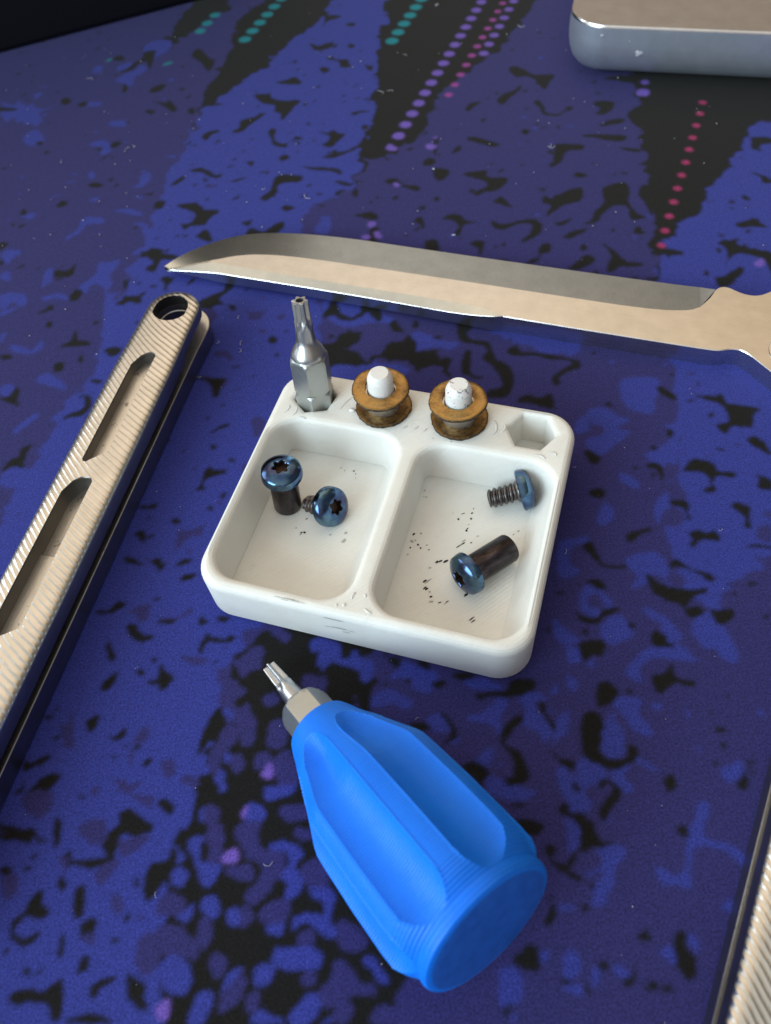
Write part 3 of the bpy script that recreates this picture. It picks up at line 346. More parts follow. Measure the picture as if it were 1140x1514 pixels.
B -734,1185,-712,1189,-701,1170,-714,1156,-730,1164;-587,1110,-582,1129,-562,1124,-556,1100,-570,1093,-582,1097;-731,1304,-705,1294,-683,1279,-671,1305,-660,1286,-689,1269,-728,1287;-660,1199,-637,1206,-606,1174,-596,1152,-624,1167,-657,1183
K -749,1274,-734,1277,-720,1263,-739,1261;-606,1294,-598,1324,-590,1297,-568,1287,-568,1276,-624,1280;-631,1232,-612,1231,-611,1212,-626,1209;-549,1173,-526,1169,-529,1159,-544,1164;-728,1154,-710,1156,-702,1177,-691,1168,-693,1148,-686,1126,-702,1134;-583,1237,-577,1250,-571,1232,-574,1222;-664,1356,-655,1363,-651,1348,-659,1343;-688,1390,-673,1405,-657,1408,-660,1397,-676,1394
B -930,2310,-914,2301,-884,2276,-874,2301,-847,2290,-817,2256,-772,2250,-803,2229,-798,2174,-833,2169,-870,2186,-917,2237;-832,2104,-822,2131,-799,2135,-773,2086,-788,2060,-818,2071;-649,2038,-622,2049,-603,2040,-585,1999,-601,1979,-615,1982,-609,2013,-638,2023;-611,2128,-593,2137,-564,2130,-557,2103,-590,2108;-638,1900,-626,1909,-617,1887,-627,1874;-503,1833,-501,1863,-484,1875,-473,1850,-493,1816,-520,1818;-555,1732,-521,1732,-485,1707,-489,1697,-528,1716,-555,1728;-633,1702,-614,1719,-578,1705,-581,1687,-633,1698;-608,2350,-585,2379,-556,2397,-542,2424,-523,2404,-529,2375,-553,2361,-559,2309,-586,2330;-608,2404,-605,2434,-570,2446,-568,2415,-587,2399;-543,2502,-525,2552,-461,2547,-468,2484,-498,2460,-507,2431,-504,2461,-516,2496;-680,2412,-674,2451,-652,2435,-659,2407,-675,2405;-677,2247,-637,2242,-641,2224,-665,2225;-622,1791,-600,1794,-603,1777,-617,1783;-778,1759,-748,1760,-749,1739,-771,1743;-516,1777,-490,1779,-489,1764;-837,2321,-824,2337,-812,2325,-828,2300;-447,1937,-411,1937,-420,1923
K -597,2397,-578,2412,-564,2434,-540,2460,-537,2490,-506,2493,-508,2452,-515,2392,-528,2436,-548,2431,-566,2399;-629,2471,-616,2494,-599,2485,-597,2463;-582,2281,-583,2324,-571,2307,-571,2278;-506,2268,-493,2288,-463,2296,-471,2269,-491,2259;-493,2213,-457,2196,-448,2207,-426,2157,-440,2151,-462,2183;-511,2163,-499,2169,-484,2157,-495,2146;-590,2009,-583,2032,-564,2024,-576,2006;-631,1852,-616,1858,-595,1845,-600,1835,-618,1839;-583,1865,-571,1870,-571,1855;-489,1782,-461,1787,-473,1775;-459,1726,-454,1746,-432,1742,-439,1719,-452,1718;-784,1767,-782,1784,-771,1768,-775,1755;-754,2269,-742,2290,-724,2267,-737,2251;-704,2239,-688,2254,-677,2247,-685,2230;-794,2070,-786,2081,-775,2070,-781,2060;-391,2433,-384,2468,-363,2458,-361,2395;-392,2149,-378,2150,-377,2123,-389,2126;-613,1957,-596,1973,-599,1958;-395,1974,-377,1995,-381,1979;-423,1809,-398,1837,-389,1832,-405,1813;-374,1855,-359,1867,-345,1861,-345,1849;-401,1718,-375,1723,-341,1699,-339,1639,-352,1660,-366,1690;-924,2276,-883,2266,-880,2252,-922,2261;-632,2010,-614,2014,-617,1998;-699,1778,-688,1798,-673,1784,-687,1772;-424,2263,-409,2264,-411,2245
T -477,2403,-465,2418,-448,2414,-459,2406;-648,2470,-638,2482,-629,2476,-640,2467
K -50,2429,-30,2408,-5,2412,11,2419,13,2403,-1,2385,-37,2384;-10,2326,6,2333,20,2314,49,2309,50,2282,54,2266,27,2273,22,2304;55,2387,66,2395,75,2380,64,2369;-32,2277,-17,2283,-6,2261,-24,2254;94,2271,105,2259,115,2261,108,2234,99,2245;-153,2234,-128,2237,-101,2245,-87,2213,-100,2209,-138,2221;-210,2172,-203,2180,-178,2174,-173,2182,-164,2148,-136,2132,-96,2123,-113,2096,-128,2068,-146,2042,-147,2073,-161,2089,-160,2115,-189,2131;-213,2114,-203,2125,-198,2120;-272,2019,-255,2028,-251,2057,-227,2065,-189,2078,-204,2059,-227,2035,-246,2009,-264,2007;-352,2004,-339,2022,-316,2029,-309,2019,-329,2007,-338,1988;-179,1986,-167,2000,-158,1990,-164,1958,-146,1930,-123,1937,-111,1955,-94,1938,-114,1939,-133,1927,-135,1913,-164,1926,-171,1959;-52,1962,-27,1952,-11,1961,-5,1947,13,1935,-2,1914,-22,1890,-46,1904,-30,1912,-26,1936;-47,1849,-24,1855,-16,1873,3,1861,40,1881,61,1916,65,1908,49,1875,6,1849,-25,1840;-157,1865,-143,1877,-130,1863,-144,1852;-97,1817,-71,1808,-36,1800,-9,1783,-10,1765,-29,1784,-71,1797;-379,1858,-353,1864,-330,1847,-316,1829,-296,1829,-312,1813,-338,1834,-352,1852;-239,1867,-217,1866,-224,1844;-272,1790,-259,1799,-237,1802,-259,1791;-197,1716,-177,1738,-168,1758,-163,1790,-141,1789,-107,1778,-112,1761,-142,1763,-160,1752,-165,1721,-169,1710;-23,1738,-2,1734,18,1715,1,1717;40,2030,62,2038,85,2029,61,2027,46,2016;73,2088,100,2091,98,2078;59,2515,81,2520,85,2503,69,2501;12,2121,31,2123,26,2115;-368,1799,-359,1801,-363,1791;-337,1789,-324,1790,-333,1781;-277,1886,-264,1890,-264,1880;-45,2184,-35,2191,-38,2175;-108,2335,-95,2340,-95,2322;-228,1968,-218,1972,-221,1961;53,2163,63,2166,60,2158;-21,1698,-4,1702,-10,1678,-26,1685;-72,1702,-55,1698,-64,1693;86,2354,96,2351,90,2342;60,1962,74,1967,73,1947,63,1945;-117,2617,21,2581,42,2564,9,2550,-8,2532,-11,2567
B -17,2557,-11,2578,0,2575,-7,2549;158,2500,172,2536,187,2526,183,2483,164,2482;-175,2377,-162,2384,-165,2364
K -318,2161,-301,2153,-333,2151,-343,2157
P -351,2467,-374,2560,-343,2596,-279,2602,-283,2504,-308,2415,-332,2350,-380,2412
K -392,2446,-372,2473,-344,2414,-328,2399,-342,2342,-369,2399
K -401,1721,-380,1719,-355,1720,-346,1693,-313,1686,-305,1674,-323,1659,-337,1634,-367,1636,-377,1625,-390,1648,-367,1648,-356,1674,-364,1692;-351,1597,-331,1612,-321,1595,-318,1567,-345,1584;-478,1555,-462,1560,-452,1570,-432,1547,-397,1532,-406,1519,-430,1524,-442,1489,-462,1500,-447,1519,-465,1545;-247,1624,-225,1627,-230,1612,-237,1610;-237,1578,-225,1599,-198,1582,-173,1601,-153,1605,-157,1582,-179,1567,-228,1572;-201,1714,-181,1727,-170,1773,-159,1788,-107,1773,-110,1756,-144,1758,-162,1749,-163,1723,-191,1699;-154,1658,-147,1669,-124,1656,-145,1648;-113,1696,-95,1703,-100,1691;-69,1704,-54,1695,-62,1694;-421,1812,-401,1825,-391,1837,-395,1820,-413,1806;-460,1729,-449,1747,-435,1740,-442,1721;-492,1782,-461,1785,-471,1774;-274,1790,-258,1800,-237,1800,-258,1791;-371,1801,-357,1798,-365,1791;-273,1716,-253,1736,-258,1717;-337,1733,-327,1735,-329,1723;16,1691,24,1693,25,1668,15,1674;-21,1741,-1,1733,19,1720,-2,1718;14,1600,44,1602,63,1590,51,1576,23,1592;20,1497,36,1517,49,1545,62,1535,58,1497;51,1650,58,1652,54,1632;-421,1667,-414,1669,-416,1660;-72,1654,-52,1650,-57,1643
P -114,1593,-98,1630,-67,1657,-35,1684,-3,1703,36,1686,76,1678,58,1497,-31,1522,-36,1594,-64,1607,-91,1557,-106,1560
B -81,1571,-65,1592,-41,1591,-53,1546,-77,1551;-69,1604,-54,1609,-40,1603,-50,1593
K 14,1600,44,1602,63,1590,51,1576,23,1592;26,1504,36,1517,49,1545,62,1535,58,1497;17,1699,27,1697,25,1670,15,1674;-72,1656,-52,1650,-57,1643
V 22,1516,30,1524,41,1517,38,1507,26,1507;41,1567,48,1569,54,1560,45,1554;52,1529,62,1531,60,1508,53,1514
K 314,1852,333,1853,358,1834,383,1812,371,1802,347,1824;269,1800,286,1825,291,1811,278,1798;192,1764,211,1784,222,1781,222,1765,203,1757;214,1739,247,1732,241,1706,217,1693;97,1717,120,1720,140,1692,166,1683,170,1663,155,1667,126,1692,101,1705;284,1705,309,1707,336,1705,332,1679,375,1670,357,1636,340,1628,313,1626,299,1618,295,1634,325,1639,328,1661,314,1683;333,1586,351,1600,362,1576,367,1557,351,1569;209,1543,228,1557,249,1549,258,1530,282,1518,252,1517,239,1486,227,1491,239,1513,229,1536;143,1553,160,1563,166,1541,161,1521,152,1540;318,1518,335,1501,360,1502,383,1508,407,1503,417,1478,405,1453,377,1438,362,1438,385,1457,396,1489,367,1494,340,1483,320,1490;161,1474,174,1478,186,1469,183,1437,158,1448;255,1446,272,1456,287,1446,279,1425,268,1407,267,1430;37,1602,51,1603,66,1582,52,1574,40,1584;45,1537,52,1543,51,1516,41,1497;486,1697,506,1716,522,1769,542,1773,576,1762,572,1746,536,1746,519,1714,497,1695;448,1584,469,1569,498,1585,532,1596,522,1554,480,1542,439,1514,455,1547,446,1563;452,1484,476,1486,490,1494,473,1477,456,1473;456,1430,475,1446,495,1445,474,1426;400,1408,412,1418,423,1410,414,1386,399,1385,387,1365,357,1359,376,1374,389,1378;453,1334,468,1350,477,1351,470,1325;304,1381,321,1384,327,1371;532,1652,550,1653,547,1642,533,1641;201,1627,208,1632,211,1618,201,1613;159,1596,169,1603,177,1596,167,1589;67,1659,76,1662,70,1650;50,1643,59,1645,53,1632;104,1647,115,1651,116,1641,107,1639;435,1616,457,1615,450,1606;319,1430,332,1441,327,1425;417,1716,427,1717,420,1707;237,1874,243,1864,230,1804,241,1802,233,1795,224,1814;157,1883,192,1892,190,1876,169,1859
V 208,1838,217,1849,232,1841,230,1825,216,1826;111,1855,122,1867,139,1849,133,1837,115,1841;133,1901,161,1895,152,1884,137,1892;30,1520,39,1521,40,1508,29,1505;52,1522,60,1522,67,1506,54,1505;40,1563,54,1567,55,1553,43,1548;112,1702,119,1706,129,1693,119,1688;230,1875,242,1874,238,1867
K 509,1756,517,1770,541,1773,575,1762,571,1746,534,1746,515,1722,497,1702;530,1649,545,1657,555,1644,541,1638;470,1580,496,1581,531,1596,521,1555,489,1547,459,1531;590,1588,611,1587,638,1587,626,1555,623,1519,633,1479,647,1469,613,1466,616,1507,593,1518,568,1503,543,1473,513,1469,533,1482,547,1507,582,1542,592,1562;612,1432,625,1436,628,1416,639,1410,615,1413;453,1484,471,1487,489,1494,472,1477,455,1473;455,1430,478,1445,513,1452,502,1441,473,1426;482,1392,492,1402,499,1389,486,1378;450,1328,467,1347,491,1364,504,1349,492,1333,461,1323;533,1392,544,1380,555,1359,561,1338,567,1328,596,1319,585,1309,551,1316,532,1304,519,1306,531,1332,542,1355;629,1335,654,1352,686,1337,679,1328,645,1335;625,1308,630,1313,622,1278,617,1273;586,1269,614,1270,616,1264,603,1260;552,1276,576,1277,569,1267;827,1406,845,1409,871,1414,874,1400,884,1382,854,1390,830,1392;768,1346,781,1356,798,1353,810,1357,806,1336,836,1317,860,1297,836,1232,839,1261,836,1286,808,1307,788,1308,771,1292,777,1316,778,1335;728,1246,740,1247,763,1257,778,1267,790,1261,773,1241,746,1219,727,1220;709,1267,717,1273,719,1260,709,1255;918,1578,929,1572,945,1558,952,1542,948,1531,933,1536,933,1560;870,1497,880,1497,884,1484,871,1483;829,1460,841,1463,834,1454;968,1704,979,1710,1011,1699,1004,1680,981,1677,966,1661,955,1675;590,1804,682,1784,677,1764,643,1776;663,1730,684,1724,712,1712,682,1717;580,1689,590,1686,582,1680;634,1639,654,1631,644,1627
B 935,1679,956,1715,964,1705,953,1675,936,1663;800,1537,810,1542,816,1534,809,1524;639,1330,651,1328,640,1293,622,1272
V 820,1280,837,1287,840,1276,828,1263,817,1265
K 475,2151,496,2159,515,2135,532,2109,581,2097,563,2068,542,2035,528,2087,509,2108,487,2108;416,2001,432,2029,463,2043,486,2064,479,2039,451,2014,430,1987;330,1985,345,2007,370,2010,353,1990,339,1972;506,1970,520,1982,527,1950,527,1924,556,1912,579,1938,592,1927,568,1915,549,1904,519,1916,515,1947;313,1845,340,1848,357,1826,382,1815,369,1804,346,1819;266,1799,283,1821,289,1812,280,1800;515,1773,536,1777,577,1763,572,1751,533,1750,521,1721,492,1696,487,1706,510,1728;282,1701,312,1708,334,1703,335,1681,373,1669,355,1639,325,1637,297,1621,308,1640,324,1645,325,1666;648,1932,662,1944,697,1931,683,1899,657,1884,643,1893,658,1909;639,1835,665,1853,703,1854,693,1837,661,1835;589,1803,625,1800,662,1782,679,1764,653,1765,621,1784;216,1733,224,1740,248,1726,239,1702,218,1693;193,1774,210,1788,222,1781,207,1764;447,1853,459,1860,468,1849,455,1837;537,1648,553,1653,560,1639,544,1637;533,1854,545,1861,541,1842;661,1736,689,1725,710,1712,685,1713;447,1578,470,1574,505,1595,531,1594,522,1563,489,1549,443,1559;586,1587,637,1593,628,1541,604,1526,577,1532;166,1906,190,1925,217,1919,197,1894,172,1862,161,1864;717,1866,746,1894,782,1906,755,1814,728,1810;753,2018,729,2034,704,2045,745,2052,794,2024,787,1999
V 209,1839,218,1849,235,1834,225,1824,213,1827;230,1875,243,1877,237,1867;764,1962,780,1977,799,1969,792,1945,769,1945;791,2014,808,2017,808,1999,792,1998
"""
DOTS = """
V 14.74 189.97 1.62 0
V 17.02 194.61 1.61 0
V 19.30 199.25 1.61 0
V 21.58 203.89 1.60 0
V 23.86 208.53 1.59 0
V 26.14 213.17 1.59 0
V 28.42 217.81 1.58 0
V 30.70 222.45 1.57 0
V 32.98 227.09 1.57 0
V 35.26 231.73 1.56 0
V 37.54 236.37 1.55 0
V 39.82 241.01 1.55 0
V 42.10 245.65 1.54 0
V 44.38 250.29 1.53 0
V 46.66 254.93 1.53 0
V 48.94 259.57 1.52 0
V 51.22 264.21 1.51 0
V 53.50 268.85 1.51 0
V 55.78 273.49 1.50 0
M 34.33 215.44 1.15 0
M 36.61 220.08 1.14 0
M 38.89 224.72 1.12 0
M 41.17 229.36 1.11 0
M 43.45 234.00 1.10 0
M 45.73 238.64 1.08 0
M 48.01 243.28 1.07 0
M 50.29 247.92 1.05 0
M 52.57 252.56 1.04 0
M 54.85 257.20 1.03 0
M 57.13 261.84 1.01 0
M 59.41 266.48 1.00 0
M 32.04 210.78 1.1 0
M 29.76 206.14 1.1 0
V 42.25 225.09 1.40 0
V 44.53 229.73 1.39 0
V 46.81 234.37 1.38 0
V 49.09 239.01 1.36 0
V 51.37 243.65 1.35 0
V 53.65 248.29 1.34 0
V 55.93 252.93 1.32 0
V 58.21 257.57 1.31 0
V 60.49 262.21 1.30 0
T 18.18 238.20 1.90 0
T 20.46 242.84 1.90 0
T 22.74 247.48 1.90 0
T 25.02 252.12 1.90 0
T 27.30 256.76 1.90 0
T 29.58 261.40 1.90 0
T 31.86 266.04 1.90 0
T 34.14 270.68 1.90 0
T 36.42 275.32 1.90 0
T 38.70 279.96 1.90 0
T -24.01 249.77 1.90 0
T -21.73 254.41 1.89 0
T -19.45 259.05 1.87 0
T -17.17 263.69 1.86 0
T -14.89 268.33 1.84 0
T -12.61 272.97 1.83 0
T -10.33 277.61 1.81 0
T -8.05 282.25 1.80 0
T -33.17 267.44 1.7 0
T -35.45 262.80 1.7 0
T -37.48 258.35 1.7 0
R 90.91 188.21 .95 0
R 88.70 183.51 .95 0
R 86.22 178.72 .95 0
R 83.77 173.91 .95 0
R 81.51 169.36 .95 0
R 79.18 164.54 .95 0
R 76.77 159.88 .95 0
R 74.33 155.25 .95 0
R 72.05 150.61 .95 0
R 69.63 145.89 .95 0
R 67.32 141.19 .95 0
R 65.12 136.51 .9 0
"""
def build_mat():
    xs=np.concatenate([[-900,-400,-220,-160],np.arange(-128,142,.33),[180,260,420,900]])
    st=np.concatenate([[-500,-160,-60,-25],[]]); yy=[-12.0]
    while yy[-1]<305: yy.append(yy[-1]+.27+.30*max(0,(yy[-1]-40))/260)
    ys=np.concatenate([st,yy,[340,420,600,1200]])
    nx,ny=len(xs),len(ys)
    X,Y=np.meshgrid(xs,ys)
    def vnoise(x,y,cell,seed):
        g=np.random.default_rng(seed).random((512,512)); u=x/cell+200; v=y/cell+200
        i=np.floor(u).astype(int); j=np.floor(v).astype(int); fu=u-i; fv=v-j; fu=fu*fu*(3-2*fu); fv=fv*fv*(3-2*fv); i%=511; j%=511
        return (g[j,i]*(1-fu)+g[j,i+1]*fu)*(1-fv)+(g[j+1,i]*(1-fu)+g[j+1,i+1]*fu)*fv-.5
    def spline(q):   # rounded sides, pointed tips kept
        n=len(q)
        if n<4: return q
        p0,p1,p2,p3=np.roll(q,1,0),q,np.roll(q,-1,0),np.roll(q,-2,0); out=[]
        for s in (0,.25,.5,.75): out.append(.5*((2*p1)+(p2-p0)*s+(2*p0-5*p1+4*p2-p3)*s*s+(3*p1-p0-3*p2+p3)*s**3))
        return np.stack(out,1).reshape(-1,2)
    acc=np.zeros((ny,nx,3))
    keys=list(INK); pal=np.array([INK[k] for k in keys])
    polys=[]
    for ln in PRINT.strip().splitlines():
        k,rest=ln.split(' ',1); fld=k.islower(); k=k.upper()
        for pg in rest.split(';'):
            q=np.array([float(t)/10 for t in pg.split(',')]).reshape(-1,2)
            if k=='K' and not fld: c0=q.mean(0); q=c0+(q-c0)*1.07
            big=abs(np.sum(q[:,0]*np.roll(q[:,1],-1)-q[:,1]*np.roll(q[:,0],-1)))/2>110
            polys.append((keys.index(k),q if fld or big else spline(q),fld or big))
    # the artwork's own fine speckle between the larger blotches
    sr=np.random.default_rng(77); first=next(i for i,p in enumerate(polys) if not p[2]); fine=[]
    for _ in range(1500):
        cx,cy=sr.uniform(-115,130),sr.uniform(-8,290); R_=sr.uniform(.3,.95); n=sr.integers(5,8); a0=sr.uniform(0,6.28); el=sr.uniform(.35,1)
        ang=a0+np.arange(n)*2*np.pi/n; rad=R_*np.where(np.arange(n)%2==0,sr.uniform(.9,1.5,n),sr.uniform(.35,.7,n))
        q=np.stack([rad*np.cos(ang),rad*np.sin(ang)*el],1); th=sr.uniform(-.6,.6)+.45; q=q@np.array([[np.cos(th),np.sin(th)],[-np.sin(th),np.cos(th)]])+[cx,cy]
        fine.append((keys.index('K' if sr.random()<.55 else ('P' if sr.random()<.6 else 'B')),spline(q),None))
    polys[first:first]=fine
    dots=[]
    for ln in DOTS.strip().splitlines():
        k,x,y,r,sl=ln.split(); dots.append((keys.index(k),float(x),float(y),float(r),float(sl)))
    dr=np.random.default_rng(5)
    lo=(max(0,4),nx-4)
    for sx_,sy_ in ((-.25,-.25),(.25,-.25),(-.25,.25),(.25,.25)):
        px=X+sx_*.33; py=Y+sy_*.33
        ax=px+.30*vnoise(px,py,.9,1)+.30*vnoise(px,py,.42,2); ay=py+.30*vnoise(px,py,.9,3)+.30*vnoise(px,py,.42,4)
        idx=np.zeros((ny,nx),int)+keys.index('P')
        fx=ax+2.6*vnoise(px,py,2.3,8)+1.2*vnoise(px,py,1.1,9); fy=ay+2.6*vnoise(px,py,2.3,18)+1.2*vnoise(px,py,1.1,19)
        far=(X<-128)|(X>142)|(Y<-12)|(Y>305)
        for k,q,fld in polys:
            x0,y0=q.min(0)-2.5; x1,y1=q.max(0)+2.5
            i0,i1=np.searchsorted(xs,[x0,x1]); j0,j1=np.searchsorted(ys,[y0,y1])
            if i1<=i0 or j1<=j0: continue
            sxp=(fx if fld else ax)[j0:j1,i0:i1]; syp=(fy if fld else ay)[j0:j1,i0:i1]; c=np.zeros(sxp.shape,bool); n=len(q)
            for t in range(n):
                xa,ya=q[t]; xb,yb=q[(t+1)%n]
                if ya==yb: continue
                c^=((ya>syp)!=(yb>syp))&(sxp<(xb-xa)*(syp-ya)/(yb-ya)+xa)
            sub=idx[j0:j1,i0:i1]
            if fld is None: c&=sub!=keys.index('K')   # speckle never sits on the black fields
            sub[c]=k
        for k,x,y,r,sl in dots:
            i0,i1=np.searchsorted(xs,[x-r-.5,x+r+.5]); j0,j1=np.searchsorted(ys,[y-r-.5,y+r+.5])
            if i1<=i0 or j1<=j0: continue
            dx=px[j0:j1,i0:i1]-x; dy=py[j0:j1,i0:i1]-y; ang=np.arctan2(dy,dx)-math.radians(34)
            hexr=r*math.cos(math.pi/6)/np.cos((ang%(math.pi/3))-math.pi/6)
            sub=idx[j0:j1,i0:i1]; sub[np.hypot(dx,dy)<hexr*.5+r*.5]=k
        acc+=pal[idx]/4
    for axis in (0,1):   # ink bleeds a little into the nap
        acc=.25*np.roll(acc,1,axis)+.5*acc+.25*np.roll(acc,-1,axis)
    v=np.zeros((ny*nx,3)); v[:,0]=X.ravel()*MM; v[:,1]=Y.ravel()*MM
    ii=np.arange(ny*nx).reshape(ny,nx); q=np.stack([ii[:-1,:-1],ii[:-1,1:],ii[1:,1:],ii[1:,:-1]],-1).reshape(-1,4)
    me=bpy.data.meshes.new('desk_mat'); me.vertices.add(len(v)); me.vertices.foreach_set('co',v.ravel())
    me.loops.add(q.size); me.loops.foreach_set('vertex_index',q.ravel().astype(np.int32)); me.polygons.add(len(q))
    me.polygons.foreach_set('loop_start',np.arange(0,q.size,4,dtype=np.int32)); me.polygons.foreach_set('loop_total',np.full(len(q),4,dtype=np.int32))
    me.update(); me.validate()
    at=me.color_attributes.new('print','FLOAT_COLOR','POINT'); at.data.foreach_set('color',np.concatenate([acc.reshape(-1,3),np.ones((ny*nx,1))],1).astype(np.float32).ravel())
    me.materials.append(M['mat']); o=link(bpy.data.objects.new('desk_mat',me))
    tag(o,'dark blue and black cloth desk mat printed with blotches and dots','desk mat',kind='structure'); del o['category']
    return o
build_mat()

# ------------------------------------------------------------------ tray (local frame: x along its width, y along its depth, z up)
TROT=math.radians(-22.0); TC=Vector((-26.07,69.0,0)); TCW=Matrix.Rotation(TROT,3,'Z')@TC
def tw(x,y,z=0):  # tray measure -> world mm
    p=Matrix.Rotation(TROT,3,'Z')@Vector((x,y,0)); return (p.x,p.y,z)
tray=thing('parts_tray','white 3d printed parts tray with two open cells, pegs and hexagon holes','tray',(TCW.x,TCW.y,0),(0,0,TROT))
TH=9.5
def tl(x0,x1,y0,y1,r,z): return [(p[0]-TC.x,p[1]-TC.y,p[2]) for p in rrect(x0,x1,y0,y1,r,z)]
def build_tray():
    X0,X1,Y0,Y1=-51.85,-.3,46.3,91.7; parts=[]
    def off(d,z,rc=5.2): return tl(X0+d,X1-d,Y0+d,Y1-d,max(.6,rc-d),z)
    out=[off(.7,0),off(.25,.25),off(0,.8),off(0,TH-1.5)]
    for i in range(1,9):
        t=math.radians(90*i/8); out.append(off(1.2*(1-math.cos(t)),TH-1.5+1.5*math.sin(t)))
    parts.append(rings(out,True,False)); loops=[out[-1]]
    cells=[((-50.0,-27.7,48.6,80.4),(-48.6,-31.0,50.4,79.4),4.6,(1.1,1.3)),((-24.4,-2.1,48.6,80.4),(-23.6,-5.2,50.6,79.2),4.6,(1.3,1.1))]
    FZ=1.5
    for (a,b,c,d),(fa,fb,fc,fd),rc,_ in cells:
        rs=[]; R=1.0
        for i in range(0,7):
            t=math.radians(90*i/6); q=R*(1-math.sin(t)); rs.append(tl(a-q,b+q,c-q,d+q,rc+q,TH-R*(1-math.cos(t))))
        zt=TH-R
        for t in (.25,.5,.75,.92):
            s=t**1.5; zz=zt+(FZ+.55-zt)*t
            rs.append(tl(a+(fa-a)*s*.82,b+(fb-b)*s*.82,c+(fc-c)*s*.82,d+(fd-d)*s*.82,rc-(rc-1.3)*t,zz))
        rs.append(tl(a+(fa-a)*.9,b+(fb-b)*.9,c+(fc-c)*.9,d+(fd-d)*.9,1.2,FZ+.48))
        rs.append(tl(fa-.25,fb+.25,fc-.25,fd+.25,1.0,FZ+.42)); rs.append(tl(fa-.2,fb+.2,fc-.2,fd+.2,1.0,FZ+.10)); rs.append(tl(fa+.3,fb-.3,fc+.3,fd-.3,.6,FZ))
        parts.append(rings(rs,False,True)); loops.append(rs[0])
    # hexagon holes
    for hx,hy,rot,rr in ((-45.2,86.0,20,3.7),(-7.4,86.6,0,3.95)):
        def hexa(r,z,n=8):
            p=[]
            for k in range(6):
                a=math.radians(60*k+rot); b=math.radians(60*k+60+rot)
                for j in range(n): t=j/n; p.append((hx-TC.x+r*(math.cos(a)*(1-t)+math.cos(b)*t), hy-TC.y+r*(math.sin(a)*(1-t)+math.sin(b)*t), z))
            return p
        rs=[hexa(rr+.9,TH),hexa(rr+.55,TH-.07),hexa(rr+.25,TH-.25),hexa(rr+.06,TH-.6),hexa(rr,TH-1.1),hexa(rr-.02,2.6)]
        parts.append(rings(rs,False,True)); loops.append(rs[0])
    parts.append(fill(loops,TH))
    v,f=join(*parts); return mesh('tray_body',v,f,M['tray'],tray,35)
build_tray()
PEGS=((-32.9,86.1,'peg'),(-19.75,86.4,'peg2'))
for x,y,mm in PEGS:
    v,f=lathe([(2.7,TH-.05),(2.35,TH+.3),(2.2,TH+.8),(2.16,TH+6.9),(2.1,TH+7.3),(1.75,TH+8.1),(1.45,TH+8.35)],40)
    mesh('peg',v,f,M[mm],tray,30,(x-TC.x,y-TC.y,0))
# little beads and strings the printer left on the rim
def bead(path,r,flat=.5):
    p=[(x-TC.x,y-TC.y,TH+z-.10) for x,y,z in path]; n=len(p)
    v,f=tube(p,[r*(.35+.65*math.sin(math.pi*(i+.5)/n)) for i in range(n)],8)
    mesh('print_bead',v,f,M['tray'],tray,60)
for pts,r in ((((-49.3,81.2),(-48.7,82.2),(-48.9,83.0)),.22),(((-47.6,80.9),(-47.2,81.9),(-47.5,83.0)),.22),(((-46.6,80.9),(-45.2,80.7)),.15),
    (((-27.9,48.1),(-27.5,48.4)),.28),(((-26.9,49.4),(-27.0,50.2),(-26.6,50.6)),.22),(((-25.3,50.7),(-25.0,50.2)),.25),(((-24.6,48.4),(-24.0,48.0),(-23.4,47.9)),.24),(((-28.9,47.9),(-28.6,48.0)),.25),
    (((-4.0,82.5),(-3.0,82.9),(-2.6,82.2)),.22),(((-6.0,81.6),(-5.0,81.8),(-4.2,81.2)),.22),(((-12.2,85.0),(-11.7,86.0),(-11.9,86.9)),.26),(((-13.6,84.2),(-13.0,85.2),(-13.3,86.6),(-14.0,87.4)),.24),
    (((-38.4,84.2),(-37.3,84.2)),.45),(((-40.0,83.9),(-39.6,85.5),(-38.6,87.3)),.16),(((-28.5,82.0),(-27.6,83.0)),.18),(((-26.6,82.2),(-25.8,83.3)),.18),(((-24.9,82.2),(-24.3,83.2)),.18)):
    bead([(x,y,.02) for x,y in chaikin(list(pts),2)],r)

